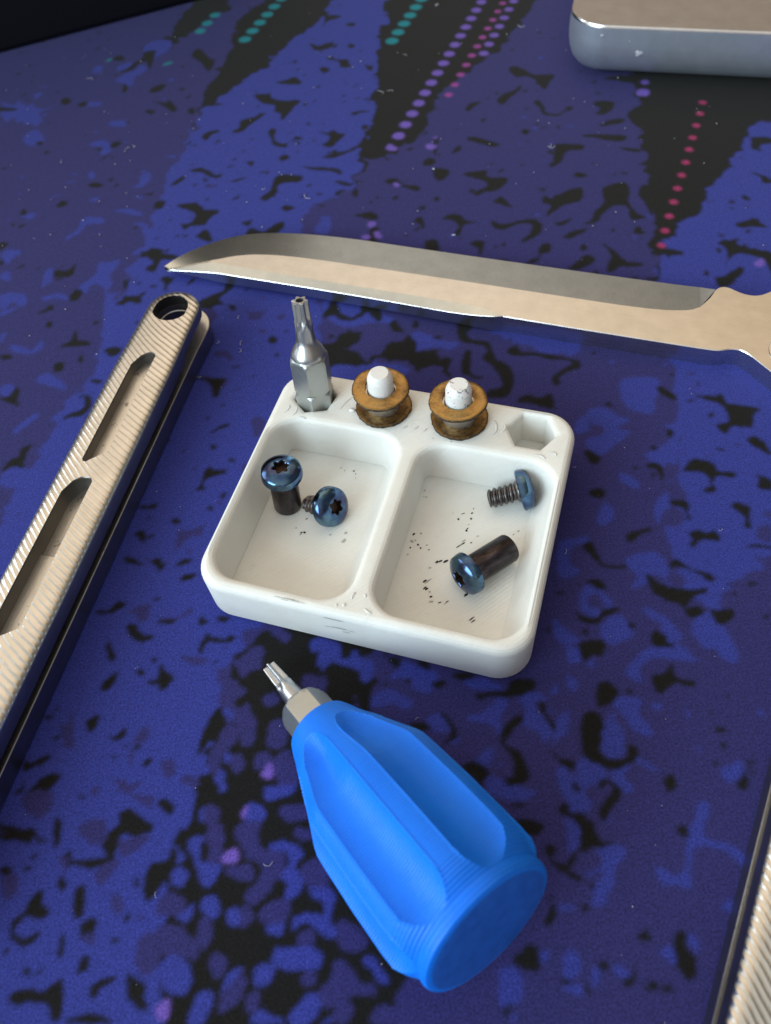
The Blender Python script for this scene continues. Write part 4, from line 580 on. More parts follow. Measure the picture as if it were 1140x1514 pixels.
# washers and bushings on the pegs: each lifts off
LAB=(('left','bare'),('right','scuffed'))
for i,(x,y,mm) in enumerate(PEGS):
    wx,wy,_=tw(x,y); side=('left','right')[i]; tops=('on the clean white peg','on the scuffed white peg')[i]
    def washer(r0,r1,t,dent,mat,seed,grime):
        rg=random.Random(seed); ph=[rg.uniform(0,6.28) for _ in range(4)]
        def rf(r,z,a):
            return r*(1+.010*math.sin(3*a+ph[0])+.008*math.sin(7*a+ph[1])+.006*math.sin(19*a+ph[2])+.004*math.sin(31*a+ph[3])) if r>3 else r
        prof=[(r0,0),(r0,t+dent*.2),(r0+.35,t+dent*.1),(r0+.8,t-.02),(r1-.7,t),(r1-.15,t),(r1,t-.12),(r1,.12),(r1-.15,0)]
        v,f=lathe(prof,72,rf,close_start=False,close_end=False); n=72; k=len(prof)-1
        f+=[(k*n+(j+1)%n,k*n+j,j,(j+1)%n) for j in range(n)]
        o=mesh('bronze_washer',v,f,M[mat],None,40)
        prof=[(r1-.02,.08),(r1+.015,.14),(r1+.02,t*.5),(r1+.012,t-.15),(r1-.05,t-.07)]
        rg2=random.Random(seed+9); p2=[rg2.uniform(0,6.28) for _ in range(3)]
        def rf2(r,z,a): return rf(r,z,a)+.05*max(0,math.sin(23*a+p2[0])*math.sin(9*a+p2[1]))
        gv,gf=lathe(prof,96,rf2,close_start=False,close_end=False); mesh('grimy_edge',gv,gf,M['grime'],o,60)
        return o
    z=TH+.02; tilt=((.035,.02),(-.02,.03))[i]
    o=washer(2.75,4.78,.62,0,'bronze2',3+i,0); o.location=Vector((wx+.15,wy-.05,z))*MM
    tag(o,'lower grimy bronze washer lying on the tray '+('under the bushing of the clean white peg','under the bushing of the scuffed white peg')[i],'washer','bronze washers on the pegs')
    v,f=lathe([(2.3,0),(2.3,3.4),(2.5,3.5),(2.75,3.45),(2.82,3.3),(2.82,.2),(2.7,0)],56,close_start=False,close_end=False); v2=v
    f+=[(6*56+(j+1)%56,6*56+j,j,(j+1)%56) for j in range(56)]
    o=mesh('steel_bushing',v,f,M['bush'],None,40); o.location=Vector((wx,wy,z+.62))*MM
    tag(o,'grey steel bushing ring between two bronze washers '+tops,'bushing','steel bushings on the pegs')
    o=washer(2.62,4.78,.62,1.0,'bronze',21+i,1); o.location=Vector((wx-.1,wy+.05,z+4.14))*MM; o.rotation_euler=(tilt[0],tilt[1],i*1.3)
    tag(o,('upper bright bronze washer around the clean white peg','upper speckled bronze washer around the scuffed white peg')[i],'washer','bronze washers on the pegs')

# ------------------------------------------------------------------ driver bits
def star(r,k): return lambda a: r*(1+k*math.cos(6*a))
def build_bit(root, L, s_tip, r_tip, r_neck, r_nb, s_sh, sh_len, hexAF, hollow, notch_s):
    """tip at z=L, shank end at z=0"""
    R=hexAF/math.sqrt(3); zs=L-s_sh   # top of the hexagon
    n=72
    def hexr(a): return (hexAF/2)/math.cos(((a+math.pi/6)%(math.pi/3))-math.pi/6)
    # shank with detent notches in the corners
    rs=[]; zl=[0,.5,.55]+[notch_s-.7+1.4*i/10 for i in range(11)]+[zs-.8*sh_len if False else zs-1.2,zs-.6,zs-.25,zs]
    for z in zl:
        ring=[]
        for j in range(n):
            a=2*math.pi*j/n; r=hexr(a)
            if z==0: r=min(r,hexAF/2*.97)
            dn=abs(z-notch_s)
            if dn<.7: r=min(r, R-(.40*(1-(dn/.7))))
            if z>zs-1.0:   # corners turned off round at the shoulder
                lim=R-.0-(R-hexAF/2)*1.15*((z-(zs-1.0))/1.0)**2; r=min(r,lim)
            ring.append((r*math.cos(a),r*math.sin(a),z))
        rs.append(ring)
    sh=[]
    for i in range(1,9):
        t=i/8; r=hexAF/2*.985+(r_nb-hexAF/2*.985)*(3*t*t-2*t*t*t if sh_len>2 else t**.4); sh.append([(r*math.cos(2*math.pi*j/n),r*math.sin(2*math.pi*j/n),zs+sh_len*t) for j in range(n)])
    v,f=rings(rs,True,True); mesh('hex_shank',v,f,M['bit'],root,25)
    v,f=rings([rs[-1]]+sh,False,True); mesh('shoulder',v,f,M['bit2'] if sh_len>2 else M['bit'],root,50)
    z0=zs+sh_len; tr=[]
    for i in range(0,25):
        t=i/24; z=z0+(L-z0)*t; r=r_nb+(r_neck-r_nb)*min(1,t*1.4) if t<.5 else r_neck+(r_tip-r_neck)*((t-.5)/.5)
        k=.19*max(0,min(1,(t-.30)/.25))
        tr.append([(r*(1-k*.35+k*math.cos(6*2*math.pi*j/n))*math.cos(2*math.pi*j/n), r*(1-k*.35+k*math.cos(6*2*math.pi*j/n))*math.sin(2*math.pi*j/n), z) for j in range(n)])
    last=tr[-1]; tr.append([(x*.93,y*.93,L+.06) for x,y,z in last])
    if hollow:
        tr.append([(.62*math.cos(2*math.pi*j/n),.62*math.sin(2*math.pi*j/n),L+.06) for j in range(n)]); tr.append([(.58*math.cos(2*math.pi*j/n),.58*math.sin(2*math.pi*j/n),L-2) for j in range(n)])
    v,f=rings(tr,False,True); mesh('star_tip',v,f,M['bit2'],root,32)
bx,by,_=tw(-45.2,86.0)
ax=Vector((-9.44+9.9,98.9-95.1,28.5-3.4))
ax=ax.normalized(); base=Vector((bx,by,9.5))-ax*6.3
t=thing('driver_bit','short steel driver bit standing upright in the corner hole of the white tray','driver bit',group='driver bits',mat4=frame(base,ax,(math.cos(math.radians(-70)),math.sin(math.radians(-70)),0)))
build_bit(t,25.3,0,1.22,1.25,1.6,10.2,3.2,5.95,True,8.2)
A0=Vector((-19.9,50.05,2.2)); AE=Vector((5.2,11.7,14.0)); AX=(AE-A0).normalized()
t=thing('driver_bit','steel star bit held in the nose of the blue screwdriver handle','driver bit',group='driver bits',mat4=frame(A0+AX*25.0,-AX,Matrix.Rotation(math.radians(4),3,AX)@Vector((0,0,1))))
build_bit(t,25.0,0,1.02,1.2,1.62,9.0,.7,6.35,False,4.0)

# ------------------------------------------------------------------ screwdriver handle (local z from nose to butt)
drv=thing('screwdriver_handle','bright blue 3d printed stubby screwdriver handle with deep flutes lying on the mat','screwdriver',mat4=frame(A0,AX,(0,0,1)))
def build_driver():
    kp=[(14.0,3.2),(14.0,4.4),(14.25,4.75),(15.2,5.15),(17.0,5.75),(20.0,7.05),(23.5,8.45),(26.6,9.75),(27.8,10.1),(30,10.25),(36,10.5),(42,10.6),(43.8,10.5),(45.2,9.95),(46.2,9.25),(46.6,8.95),(46.9,8.85),(47.2,9.0),(47.7,9.0)]
    S=np.array([k[0] for k in kp]); Rr=np.array([k[1] for k in kp]); n=420; rs=[]
    ss=np.concatenate([[14.0,14.0],np.linspace(14.05,47.7,170)]); first=True
    def land(s): return float(np.interp(s,S[1:],Rr[1:]))
    c=math.radians(51.43)
    def ring(s,r0,flute=True):
        out=[]
        g0=max(0,min(1,(s-17.6)/4.2)); g1=max(0,min(1,(46.6-s)/3.2)); g=math.sin(g0*math.pi/2)*math.sin(g1*math.pi/2)
        hw=math.radians(18.0)*(g**.4)
        for j in range(n):
            a=2*math.pi*j/n; d=((a)%c)-c/2; r=r0
            if flute and hw>1e-3 and abs(d)<hw:
                q=1-(d/hw)**2; r-=1.8*g*(q**.8)
            elif flute and g>.2:
                e=(abs(d)-hw)/math.radians(1.7)
                if e<1: r+=.16*g*(1-e)*min(1,e*5+.3)
            # facets: the lands are a little flat
            out.append((r*math.cos(a),r*math.sin(a),s))
        return out
    rs.append(ring(14.0,3.3,False)); 
    for s in ss[1:]: rs.append(ring(s,land(s)))
    # rounded butt rim with two printed steps
    for s,r in ((48.0,8.92),(48.25,8.75),(48.34,8.5),(48.38,8.1)): rs.append(ring(s,r,False))
    v,f=rings(rs,True,False); mesh('grip',v,f,M['blue'],drv,28)
    v,f=lathe([(8.1,48.38),(7.2,48.52),(4,48.58),(.2,48.6)],96,close_start=False); mesh('butt_face',v,f,M['blue2'],drv,60)
build_driver()

# ------------------------------------------------------------------ screws (local z along the axis, head outwards at +z)
def head(root, R=3.42, H=2.35, edge=.55, rr=1.18):
    n=84; rs=[[(1.0*math.cos(2*math.pi*j/n),1.0*math.sin(2*math.pi*j/n),0) for j in range(n)]]
    for r,z in ((R-.25,0),(R,.18),(R,edge)): rs.append([(r*math.cos(2*math.pi*j/n),r*math.sin(2*math.pi*j/n),z) for j in range(n)])
    for i in range(1,13):
        t=i/12; r=R*(1-t)+1.62*t; u=r/R; z=edge+(H-edge)*math.sqrt(max(0,1-(u*.93)**2))/math.sqrt(1-(.5*.93)**2)*1.0
        z=min(z,H) if i<12 else z
        rs.append([(r*math.cos(2*math.pi*j/n),r*math.sin(2*math.pi*j/n),z) for j in range(n)])
    zt=rs[-1][0][2]
    def st(rad,z): return [(rad*(1+.17*math.cos(6*2*math.pi*j/n))*math.cos(2*math.pi*j/n),rad*(1+.17*math.cos(6*2*math.pi*j/n))*math.sin(2*math.pi*j/n),z) for j in range(n)]
    rs.append(st(rr+.14,zt+.02)); rs.append(st(rr,zt-.10))
    v,f=rings(rs,True,False); h=mesh('head',v,f,M['blued'],root,40)
    v,f=rings([st(rr,zt-.10),st(rr*.97,zt-1.15),st(rr*.2,zt-1.3)],False,True); mesh('star_recess',v,f,M['recess'],h,30)
    return h
def barrel(root, r=2.35, L=8.0):
    v,f=lathe([(1.0,.02),(r,.0),(r,-.3),(r-.04,-.6),(r,-1.0),(r,-L+.35),(r-.12,-L+.05),(r-.3,-L),(1.5,-L),(1.45,-L+.3),(1.4,-L+4)],64); mesh('barrel',v,f,M['barrel'],root,35)
def threaded(root, r=1.62, L=5.2, pitch=.92, shank=.9):
    n=40; rs=[]
    v0=[(1.0,.02),(r+.28,0),(r+.15,-.35),(r-.28,-.6),(r-.3,-shank)]
    for rad,z in v0: rs.append([(rad*math.cos(2*math.pi*j/n),rad*math.sin(2*math.pi*j/n),z) for j in range(n)])
    m_=int((L-shank)/pitch*14)
    for i in range(m_+1):
        ring=[]
        for j in range(n):
            a=2*math.pi*j/n; zz=-shank-(L-shank)*i/m_; ph=((-zz)/pitch - j/n)%1; tri=1-abs(2*ph-1); prof=max(0,min(1,(tri-.12)/.6))
            rad=r-.36+.38*prof
            if i>m_-8: rad-=.035*(i-(m_-8))
            ring.append((rad*math.cos(a),rad*math.sin(a),zz))
        rs.append(ring)
    v,f=rings(rs,True,True); mesh('thread',v,f,M['thread'],root,50)
def screw(name,label,cat,grp,origin,axis,kind,spin=0):
    zax=Vector(axis).normalized(); fr=frame(origin,zax,Vector((.3,-.5,.8)))
    t=thing(name,label,cat,group=grp,mat4=fr@Matrix.Rotation(spin,4,'Z'))
    head(t); (barrel if kind=='b' else threaded)(t); return t
G='blued pivot hardware in the tray cells'
screw('pivot_barrel','blue domed pivot barrel standing on end in the left cell','pivot barrel',G,(-15.95,80.0,9.55),(.055,.03,1),'b',.3)
screw('pivot_screw','short blue domed screw leaning beside the standing barrel','screw',G,(-9.45,76.95,3.75),(.66,-.52,.50),'t',.1)
screw('pivot_screw','short threaded screw lying with its head against the right wall of the tray','screw',G,(22.2,74.85,4.4),(.955,.01,.24),'t',.5)
screw('pivot_barrel','blue domed pivot barrel lying on its side in the right cell','pivot barrel',G,(11.9,60.75,4.75),(-.85,-.50,.12),'b',.2)

# dark flakes and smears of thread locker in the cells
WALL=[[(-10.89,54.27,7.97),(-10.05,53.93,8.16),(-8.83,53.44,8.23),(-8.16,53.17,8.18),(-9.13,53.56,8.0),(-10.22,54.0,7.95)],[(-9.73,53.8,7.97),(-9.13,53.56,8.12),(-8.26,53.21,8.17),(-7.78,53.02,8.12),(-8.47,53.29,7.99),(-9.25,53.61,7.95)],[(-11.08,54.35,8.05),(-10.59,54.15,8.18),(-9.89,53.87,8.22),(-9.51,53.71,8.16),(-10.07,53.94,8.04),(-10.69,54.19,8.01)],[(-9.55,53.73,5.4),(-8.93,53.48,5.65),(-8.05,53.12,5.69),(-7.58,52.93,5.54),(-8.28,53.22,5.33),(-9.07,53.54,5.31)],[(-10.13,53.96,5.49),(-9.58,53.74,5.64),(-8.78,53.42,5.69),(-8.35,53.24,5.64),(-8.98,53.5,5.5),(-9.69,53.79,5.47)],[(-8.66,53.37,4.62),(-8.23,53.19,4.78),(-7.6,52.94,4.81),(-7.27,52.81,4.72),(-7.76,53.01,4.58),(-8.32,53.23,4.57)],[(-11.26,54.42,5.15),(-10.65,54.17,5.28),(-9.75,53.81,5.35),(-9.27,53.62,5.32),(-9.97,53.9,5.2),(-10.77,54.22,5.14)],[(-7.6,52.94,5.34),(-7.29,52.82,5.46),(-6.85,52.64,5.49),(-6.61,52.54,5.41),(-6.97,52.69,5.3),(-7.36,52.84,5.3)],[(14.72,43.93,8.19),(14.83,43.88,8.42),(15.03,43.8,8.4),(15.15,43.75,8.19),(15.01,43.81,7.99),(14.83,43.88,8.05)]]
def flakes():
    rg=random.Random(4); V=[];Fc=[]
    soft=[]
    def chip(x,y,z,l,wd,ang,th=.08):
        n=7; o=len(V); pr=[]
        if rg.random()<.38 and l>.1: soft.extend(range(len(Fc),len(Fc)+8)); l*=1.35; wd*=1.2; th=.012
        for j in range(n):
            a=2*math.pi*j/n; r=rg.uniform(.65,1.1); px=l*r*math.cos(a); py=wd*r*math.sin(a)
            pr.append((x+px*math.cos(ang)-py*math.sin(ang), y+px*math.sin(ang)+py*math.cos(ang)))
        V.extend([(px,py,z) for px,py in pr]); V.extend([(px*.85+x*.15,py*.85+y*.15,z+th) for px,py in pr])
        for j in range(n): k=(j+1)%n; Fc.append((o+j,o+k,o+n+k,o+n+j))
        Fc.append(tuple(o+n+j for j in range(n)))
    for q in [(-6.76,86.43,1.5,0.179,0.133,-0.0),(-6.22,85.68,1.5,0.102,0.1,-0.0),(-4.64,85.36,1.5,0.205,0.133,0.7),(-4.34,84.69,1.5,0.128,0.1,0.52),(-4.41,83.79,1.5,0.077,0.067,-0.0),(-13.31,76.49,1.5,0.307,0.083,0.35),(-15.17,74.94,1.5,0.179,0.133,-0.0),(-14.32,73.88,1.5,0.154,0.233,1.4),(-13.77,73.8,1.5,0.307,0.233,-0.52),(-14.47,73.57,1.5,0.128,0.166,-0.0),(-9.54,72.75,1.5,0.23,0.133,-0.0),(-6.91,72.73,1.5,0.256,0.299,-0.0),(-7.4,71.23,1.5,0.512,0.266,0.61),(7.07,79.37,1.5,0.23,0.166,1.05),(7.17,77.96,1.5,0.154,0.133,-0.0),(6.78,78.19,1.5,0.102,0.1,-0.0),(11.16,74.09,1.5,0.102,0.1,-0.0),(11.84,72.72,1.5,0.179,0.2,-0.0),(13.94,72.5,1.5,0.179,0.233,-0.0),(14.25,73.57,1.5,0.23,0.133,0.35),(12.81,70.26,1.5,0.23,0.2,0.35),(13.01,70.65,1.5,0.256,0.1,0.7),(12.05,68.42,1.5,0.384,0.133,0.52),(11.84,67.9,1.5,0.461,0.116,0.44),(11.1,67.53,1.5,0.64,0.1,0.52),(14.46,68.97,1.5,0.23,0.1,-0.0),(13.19,67.87,1.5,0.23,0.1,-0.0),(21.15,68.97,1.5,0.179,0.166,-0.0),(4.18,70.86,1.5,0.358,0.2,0.79),(3.7,69.57,1.5,0.23,0.333,1.05),(4.25,69.62,1.5,0.154,0.166,-0.0),(5.34,70.83,1.5,0.154,0.2,-0.0),(4.61,68.72,1.5,0.179,0.233,-0.0),(4.93,68.04,1.5,0.205,0.2,-0.0),(3.28,68.34,1.5,0.205,0.166,1.05),(2.7,67.15,1.5,0.179,0.133,-0.0),(3.46,72.22,1.5,0.205,0.133,1.05),(6.22,67.53,1.5,0.154,0.1,-0.0),(6.02,68.46,1.5,0.179,0.133,0.35),(7.18,65.03,1.5,0.307,0.2,0.52),(7.79,65.16,1.5,0.461,0.166,0.44),(8.71,65.03,1.5,0.563,0.2,0.44),(5.99,64.14,1.5,0.23,0.166,0.17),(5.33,61.82,1.5,0.614,0.166,0.52),(4.65,60.65,1.5,0.512,0.166,0.7),(5.34,59.87,1.5,0.154,0.133,-0.0),(5.4,58.97,1.5,0.307,0.166,0.17),(5.49,58.08,1.5,0.256,0.133,0.35),(10.9,58.56,1.5,0.563,0.233,0.52),(7.78,57.76,1.5,0.307,0.083,0.52),(6.62,57.77,1.5,0.358,0.083,0.17),(7.49,57.51,1.5,0.256,0.083,0.52),(20.23,68.45,1.5,0.154,0.067,0.7),(12.74,73.69,1.5,0.358,0.05,0.17),(14.67,74.42,1.5,0.205,0.067,0.7),(13.35,71.43,1.5,0.179,0.067,0.7),(7.23,65.06,1.5,0.371,0.207,0.35),(4.88,61.9,1.5,0.477,0.172,0.52),(4.96,60.45,1.5,0.371,0.172,0.52),(11.05,54.36,1.5,0.636,0.11,0.52),(11.24,53.93,1.5,0.53,0.096,0.52),(5.2,58.15,1.5,0.265,0.138,0.17),(7.84,57.79,1.5,0.265,0.103,0.35),(9.26,83.98,9.5,0.12,0.1,0),(12.13,82.79,9.5,0.12,0.1,0),(-16.99,57.69,9.5,0.9,0.05,-0.38),(-15.51,57.14,9.5,1.1,0.07,-0.38),(-14.63,56.68,9.5,0.9,0.05,-0.38),(-16.31,57.14,9.5,0.6,0.04,-0.38),(-13.65,56.32,9.5,0.5,0.04,-0.38)]:
        chip(q[0],q[1],q[2]+.01,q[3],q[4],q[5])
    for q in WALL:
        o=len(V); V.extend(q); Fc.append(tuple(range(o,o+len(q))))
    o=mesh('thread_locker_flakes',V,Fc,M['flake'],None,None); o.data.materials.append(M['smear'])
    soft_=set(soft)
    for p in o.data.polygons:
        if p.center.z>TH*MM-.001 or len(p.vertices)==6 or p.index in soft_: p.material_index=1
    tag(o,'tiny black flakes and smears of dried thread locker scattered over the tray','flakes',kind='stuff')
flakes()

# ------------------------------------------------------------------ knife blade
kn=thing('bare_knife','long bare steel knife blade with a clipped tip lying behind the tray','knife blade',(20,128,0))
def build_blade():
    off=lambda q:(q[0]-20,q[1]-128)
    T=4.0
    edge=[(-41.2,146.6),(-38.6,148.9),(-35.9,150.7),(-29.9,153.2),(-24.4,154.3),(-18.3,153.9),(-9.8,151.8),(.3,148.1),(8.9,144.3),(22.2,138.5),(47.2,127.8),(64.0,120.8),(67.3,119.6)]
    ridge=[(-40.3,146.1),(-36,145.6),(-32,145.0),(-30.1,144.6),(-25.1,145.3),(-19.2,144.6),(-11.1,142.0),(2.4,136.3),(20.7,128.5),(39.3,120.4),(54.6,113.8),(62.1,111.9),(64.6,112.6)]
    edge=chaikin(edge,2); ridge=chaikin(ridge,2); n=len(edge)
    lo=[(-40.3,145.6),(-36,145.0),(-32,144.5),(-30.1,144.0),(-14.7,136.9),(.8,130.2),(19.7,121.9),(24.0,119.7),(27.3,116.78)]
    sp=[(-41.1,146.0),(-36.5,144.2),(-32,142.4),(-26.3,139.9),(-9.3,132.6),(6.9,125.4),(19.3,119.6),(25.6,117.0),(27.3,116.78)]
    lo=chaikin(lo,2); sp=chaikin(sp,2)
    zt=lambda q,t: [(off(p)[0],off(p)[1],t) for p in q]
    # thickness of the ridge grows from the tip
    def rz(q): return [(off(p)[0],off(p)[1],min(T,2.0+2.0*min(1,max(0,(p[0]+41.2)/11.0)))) for p in q]
    E=zt(edge,2.5); Rg=rz(ridge); LO=rz(lo); Sp=[(off(p)[0],off(p)[1],min(T-.75+.75*min(1,max(0,(p[0]-15)/11.5))**2,2.0+1.25*min(1,max(0,(p[0]+41.2)/12.0))+ (.8 if p[0]>15 else 0))) for p in sp]
    low=lambda q:[(x,y,T-z) for x,y,z in q]
    def strip(a,b):
        m_=len(a); return list(a)+list(b),[(i,i+1,m_+i+1,m_+i) for i in range(m_-1)]
    # flat of the blade and the tang
    tang_up=[(64.6,112.6),(67.4,114.8),(69.0,116.8),(70.4,117.4),(71.6,116.9),(72.6,115.7),(74.0,114.4),(75.6,113.7),(77.4,113.8),(79.4,114.6),(82.5,115.0),(86,112.8),(88.5,108.5),(88.8,103),(87,98),(84,94.2),(80,90.8),(76,89.4),(73.2,90.4),(71.6,93.9)]
    tang_lo=[(71.6,93.9),(70.4,96.6),(69.3,98.9),(68.2,100.4),(66.6,101.0),(64.4,100.9),(62.3,101.6),(52.3,105.9),(37.5,112.3),(28.8,116.15),(27.3,116.78)]
    tang_up=chaikin(tang_up,2); tang_lo=chaikin(tang_lo,2)
    flat=[p for p in ridge]+tang_up[1:]+tang_lo[1:]+lo[::-1][1:]
    hole=circle(76.8,98.2,3.6,40); hole2=circle(82.3,107.5,2.4,32)
    fl=ccw(flat)
    vt,ft=fill([[off(p) for p in fl],[off(p) for p in ccw(hole)],[off(p) for p in ccw(hole2)]],T)
    vt=[(x,y,min(z,2.0+2.0*min(1,max(0,(x+20+41.2)/11.0)))) for x,y,z in vt]
    vb=[(x,y,T-z) for x,y,z in vt]
    flat_o=join((vt,ft),(vb,[q[::-1] for q in ft]))
    TH_=zt(hole,T); BH=zt(hole,0); h1=rings([TH_,BH],False,False); h2=rings([zt(hole2,T),zt(hole2,0)],False,False)
    # tang sides
    up3=zt(tang_up,T); ts=strip(up3,low(up3)); lo3=zt(tang_lo,T)
    # small bright chamfer along the lower side
    ts2=strip(lo3,low(lo3))
    m1=mesh('blade_flat',*join(flat_o,h1,h2,ts,ts2),M['steel'],kn,25)
    bev=join(strip(E,Rg),strip(low(E),low(Rg)),strip(E,low(E)))
    # plunge wall where the bevel meets the tang
    pl=([E[-1],Rg[-1],low([Rg[-1]])[0],low([E[-1]])[0],(off((69.0,116.8))[0],off((69.0,116.8))[1],T),(off((69.0,116.8))[0],off((69.0,116.8))[1],0)],[(0,1,4),(3,5,2),(0,4,5),])
    mesh('cutting_bevel',*join(bev,pl),M['grind'],kn,25)
    sw=join(strip(LO,Sp),strip(low(LO),low(Sp)),strip(Sp,low(Sp)))
    mesh('swedge_bevel',*sw,M['grind'],kn,25)
    s3=[(x,y,z+.003) for x,y,z in Sp[3:]]; s4=[(x-.02,y-.05,z-.06) for x,y,z in Sp[3:]]
    mesh('edge_break',*strip(s3,s4),M['alu_edge'],kn,60)
    lp=[off(p) for p in tang_lo]; a3=[(x,y,T+.003) for x,y in lp]; b3=[(p[0],p[1],T-.16) for p in [Vector(q)+Vector((-.05,-.12)) for q in lp]]
    mesh('edge_break',*join(strip(a3,b3),strip(b3,[(x,y,T-.2) for x,y in lp])),M['alu_edge'],kn,60)
    mesh('pivot_ring',*lathe([(3.6,T-.02),(3.65,T+.12),(4.1,T+.14),(4.2,T-.02)],48,close_start=False,close_end=False),M['alu_edge'],kn,40,(76.8-20,98.2-128,0))
build_blade()

# ------------------------------------------------------------------ slotted handles (local x along the length from the pivot end, y across, z up)
def slot(x0,x1,y0,y1):
    c=.9
    p=[(x0,y1-.7),(x0+.15,y1-.3),(x0+.5,y1),(x1-2.4,y1),(x1-.4,y0+1.2),(x1,y0+.7),(x1,y0+.3),(x1-.35,y0),(x0+3.2,y0),(x0+1.2,y0+1.0),(x0+.15,y1-1.6)]
    return p
def handle(label, origin, xdir, slots, length, hole=True, group='slotted knife handles', zs=0., ch=.55, rev=False):
    xd=Vector((*xdir,0)).normalized(); fr=Matrix((xd,Vector((0,0,1)).cross(xd),Vector((0,0,1)))).transposed().to_4x4(); fr.translation=Vector((*origin,0))*MM
    t=thing('handle_assembly',label,'knife handle',group=group,mat4=fr)
    def outline(r0,w0,w1,Lx,r_end=5.0,y_shift=0):
        p=[]
        for i in range(25):
            a=math.radians(90+180*i/24); p.append((r0*math.cos(a),r0*math.sin(a)+y_shift))
        p+=[(6,-w0+y_shift),(16,-w1),(Lx-6,-w1)]
        for i in range(13):
            a=math.radians(-90+180*i/12); p.append((Lx-5+5*math.cos(a),w1*math.sin(a)))
        p+=[(16,w1),(6,w0+y_shift)]
        return p
    o1=resample(outline(5.35,5.45,5.75,length),1.2)
    holes=[circle(0,0,3.55,44)] if hole else []
    holes+=[resample(s,1.0) for s in slots]
    # top plate: thinner at the pivot end so a washer fits under it
    o1=ccw(o1); holes=[ccw(h) for h in holes]; zz=lambda lp,z:[(p[0],p[1],z) for p in lp]
    st=[(.12,5.3),(0,5.45),(0,8.25),(.10,8.55),(.35,8.82),(.8,9.07),(1.4,9.22),(2.0,9.3)]
    rs=[zz(offset(o1,d) if d else o1,z) for d,z in st]
    hb=[offset(h,-.14) for h in holes]
    v,f=join(rings(rs,False,False),fill([offset(o1,2.0)]+hb,9.3),fill([offset(o1,.12)]+holes,5.3))
    thin=lambda v:[(x,y,(z if z>6 or x>11 else (6.6 if x<10 else 6.6-(x-10)*1.3))) for x,y,z in v]
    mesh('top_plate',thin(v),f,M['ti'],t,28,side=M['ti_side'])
    if hole:
        v,f=lathe([(3.5,.1),(3.5,6.9),(3.4,7.0),(3.38,6.8),(3.38,5.6),(3.22,5.5),(3.22,.1)],44,close_start=False,close_end=False); f+=[(6*44+(j+1)%44,6*44+j,j,(j+1)%44) for j in range(44)]
        mesh('pivot_collar',v,f,M['ti2'],t,30)
    for i,(h,b) in enumerate(zip(holes,hb)):
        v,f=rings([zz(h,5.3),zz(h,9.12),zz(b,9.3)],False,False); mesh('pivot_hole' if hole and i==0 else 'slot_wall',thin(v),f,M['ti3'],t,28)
    for i,s in enumerate(slots):
        z=7.2 if i==0 else 6.1
        xs_=[p[0] for p in s]; ys_=[p[1] for p in s]
        v,f=plate([(min(xs_)-.3,min(ys_)-.4),(max(xs_)+.3,min(ys_)-.4),(max(xs_)+.3,max(ys_)+.4),(min(xs_)-.3,max(ys_)+.4)],[],5.32,z,.02,.02,.02)
        fl=mesh('pocket_floor',v,f,M['ti4'],t,30)
        if i==1:
            v,f=plate([(min(xs_)+14,-2.9),(max(xs_),-2.9),(max(xs_),1.4),(min(xs_)+14,1.4)],[],z-.2,z+.55,.15,.02,.02); mesh('floor_step',v,f,M['ti4'],fl,30)
    o2=resample(outline(6.2,6.0,5.95,length),1.5)
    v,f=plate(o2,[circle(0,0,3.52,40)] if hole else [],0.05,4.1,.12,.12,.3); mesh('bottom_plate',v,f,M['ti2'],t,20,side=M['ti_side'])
    v,f=plate(rrect2(16,length-8,-4.9,-3.2,.8),[],4.05,5.4,.02,.02,.02); mesh('spacer',v,f,M['ti2'],t,30)
    return t
def rrect2(x0,x1,y0,y1,r): return [(p[0],p[1]) for p in rrect(x0,x1,y0,y1,r,0,5)]
# y axis of the local frame points to the left of the picture: mirror the slot shapes accordingly
hx=Vector((-.298,-.955)).normalized()
def sl(u0,u1,v0,v1): return slot(u0,u1,v0,v1)
h1=handle('long slotted tan knife handle with a round pivot hole lying left of the tray',(-36.55,124.75),hx,[],118) if False else None
def mslot(u0,u1,va,vb):
    # va: image-left side, vb: image-right side, in local y (left is negative because local y = z cross x)
    return [(u0+.0,vb-.9),(u0+.25,vb-.35),(u0+.8,vb),(u1-2.6,vb),(u1-.6,va+1.3),(u1,va+.7),(u1,va+.3),(u1-.4,va),(u0+3.4,va),(u0+1.1,va+1.0),(u0+.2,va+2.0)]
h1=handle('long slotted knife handle with a round pivot hole lying along the left of the tray',(-36.55,124.75),hx,[mslot(12.3,38.4,-1.95,1.6),mslot(41.6,72,-2.6,1.5),mslot(75,100,-2.4,1.7)],118)
d2=Vector((-.545,-.838)); n2=Vector((.838,-.545))
o2=Vector((36.0,10.3))+n2*5.75+(-d2)*62
h2=handle('knife handle cut off by the lower right corner of the picture',(o2.x,o2.y),d2,[mslot(12.3,34,-2.1,1.75)],118)

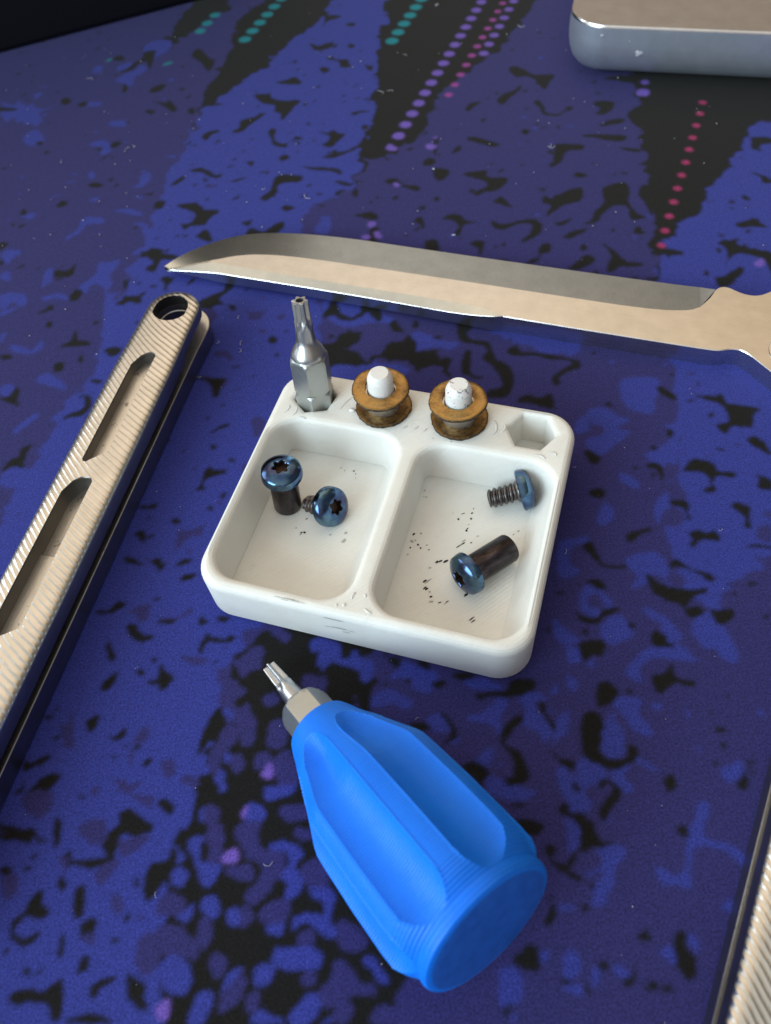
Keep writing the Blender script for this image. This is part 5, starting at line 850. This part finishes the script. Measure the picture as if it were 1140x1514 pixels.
# ------------------------------------------------------------------ laptop corner
lap=thing('laptop','closed grey aluminium laptop corner at the back right of the mat','laptop',(59.3,205.6,0),(0,0,math.radians(-19.2)))
def build_laptop():
    Wd,Dp,T=300,205,14.2; rs=[]
    def rr(d,z,rc=9.5): return rrect(0+d,Wd-d,0+d,Dp-d,max(1,rc-d),z,14)
    for d,z in ((12,.9),(7,1.0),(4.4,1.5),(2.6,2.5),(1.3,4.0),(.55,5.8),(.18,7.6),(0,9.5),(0,13.55)): rs.append(rr(d,z))
    v,f=rings(rs,True,False); sh=mesh('base_shell',v,f,M['alu'],lap,50)
    v,f=rings([rr(0,13.55),rr(.06,13.95),rr(.24,T-.0)],False,False); mesh('bright_edge',v,f,M['alu_edge'],lap,50)
    v,f=rings([rr(.24,T),rr(3,T+.01)],False,True); mesh('lid',v,f,M['lid'],lap,20)
    for x,y in ((22,18),(Wd-22,18),(22,Dp-18),(Wd-22,Dp-18)):
        v,f=lathe([(6,0.02),(6.5,.3),(6.5,1.0)],32); mesh('rubber_foot',v,f,M['black'],lap,40,(x,y,0))
build_laptop()
lx=lambda x,z,y=-.05:(x,y,z)
for k,(x,z,w_,h_) in enumerate(((6.5+2.2,11.9,.45,.38),(18.2,8.1,.9,.5),(15.5,10.8,.16,.12),(5.2,7.2,.10,.08))):
    p=[]
    v,f=lathe([(w_,-.03),(w_*.9,.05),(w_*.4,.12)],9,lambda r,z,a:r*(1+.3*math.sin(3*a+k)))
    v=[(x+vx, -.04-vz, z+vy*.8) for vx,vy,vz in v]
    mesh('scuff',v,f,M['lint'],lap,60)

# ------------------------------------------------------------------ black case at the back left
bc=thing('black_case','matt black equipment case at the far back left edge of the mat','case',(-98,259.0,0),(0,0,math.radians(17.6)))
def build_case():
    Hh=75; rs=[]
    def rr(d,z): return rrect(-160+d,95-d,0+d,120-d,max(.5,10-d),z,10)
    for d,z in ((2.0,0),(.6,.5),(0,1.8),(0,Hh-6),(.8,Hh-3),(2.6,Hh-1),(5,Hh)): rs.append(rr(d,z))
    v,f=rings(rs,True,True); mesh('case_body',v,f,M['black'],bc,50)
    v,f=rings([rr(-.02,19.6),rr(-.5,19.8),rr(-.5,21.4),rr(-.02,21.6)],False,False); mesh('lid_seam',v,f,M['black'],bc,40)
build_case()

# ------------------------------------------------------------------ lint on the mat
def lint():
    rg=random.Random(12); vf=[]
    def spec(x,y,s): 
        a=rg.uniform(0,6.28); vf.append(tube([(x,y,.12),(x+s*math.cos(a)*.6,y+s*math.sin(a)*.6,.2),(x+s*math.cos(a+.4),y+s*math.sin(a+.4),.14)],s*.32,5))
    def curl(x,y,s,wd=.05):
        a=rg.uniform(0,6.28); p=[]; k=rg.uniform(1.0,2.6)
        for i in range(9): a+=k*s*.1/ max(.3,s)+rg.uniform(-.25,.45); x+=s*.25*math.cos(a); y+=s*.25*math.sin(a); p.append((x,y,.16+.1*math.sin(i)))
        vf.append(tube(p,wd,4))
    for _ in range(100): spec(rg.uniform(-95,10),rg.uniform(120,262),rg.uniform(.10,.34))
    for _ in range(60): spec(rg.uniform(0,95),rg.uniform(130,235),rg.uniform(.10,.30))
    for _ in range(80): spec(rg.uniform(-55,60),rg.uniform(0,140),rg.uniform(.06,.17))
    for _ in range(13): curl(rg.uniform(-95,90),rg.uniform(135,250),rg.uniform(.5,1.5),.06)
    for _ in range(11): curl(rg.uniform(-40,-24),rg.uniform(112,132),rg.uniform(.4,.9),.05)
    for _ in range(8): curl(rg.uniform(-50,60),rg.uniform(5,120),rg.uniform(.3,.8),.03)
    spec(33.1,256.0,0.9)
    spec(21.2,174.1,0.5)
    spec(22.1,148.4,0.6)
    v,f=join(*vf); o=mesh('lint_specks',v,f,M['lint'],None,60)
    tag(o,'white lint specks and curled fibres scattered over the cloth mat','lint',kind='stuff')
lint()
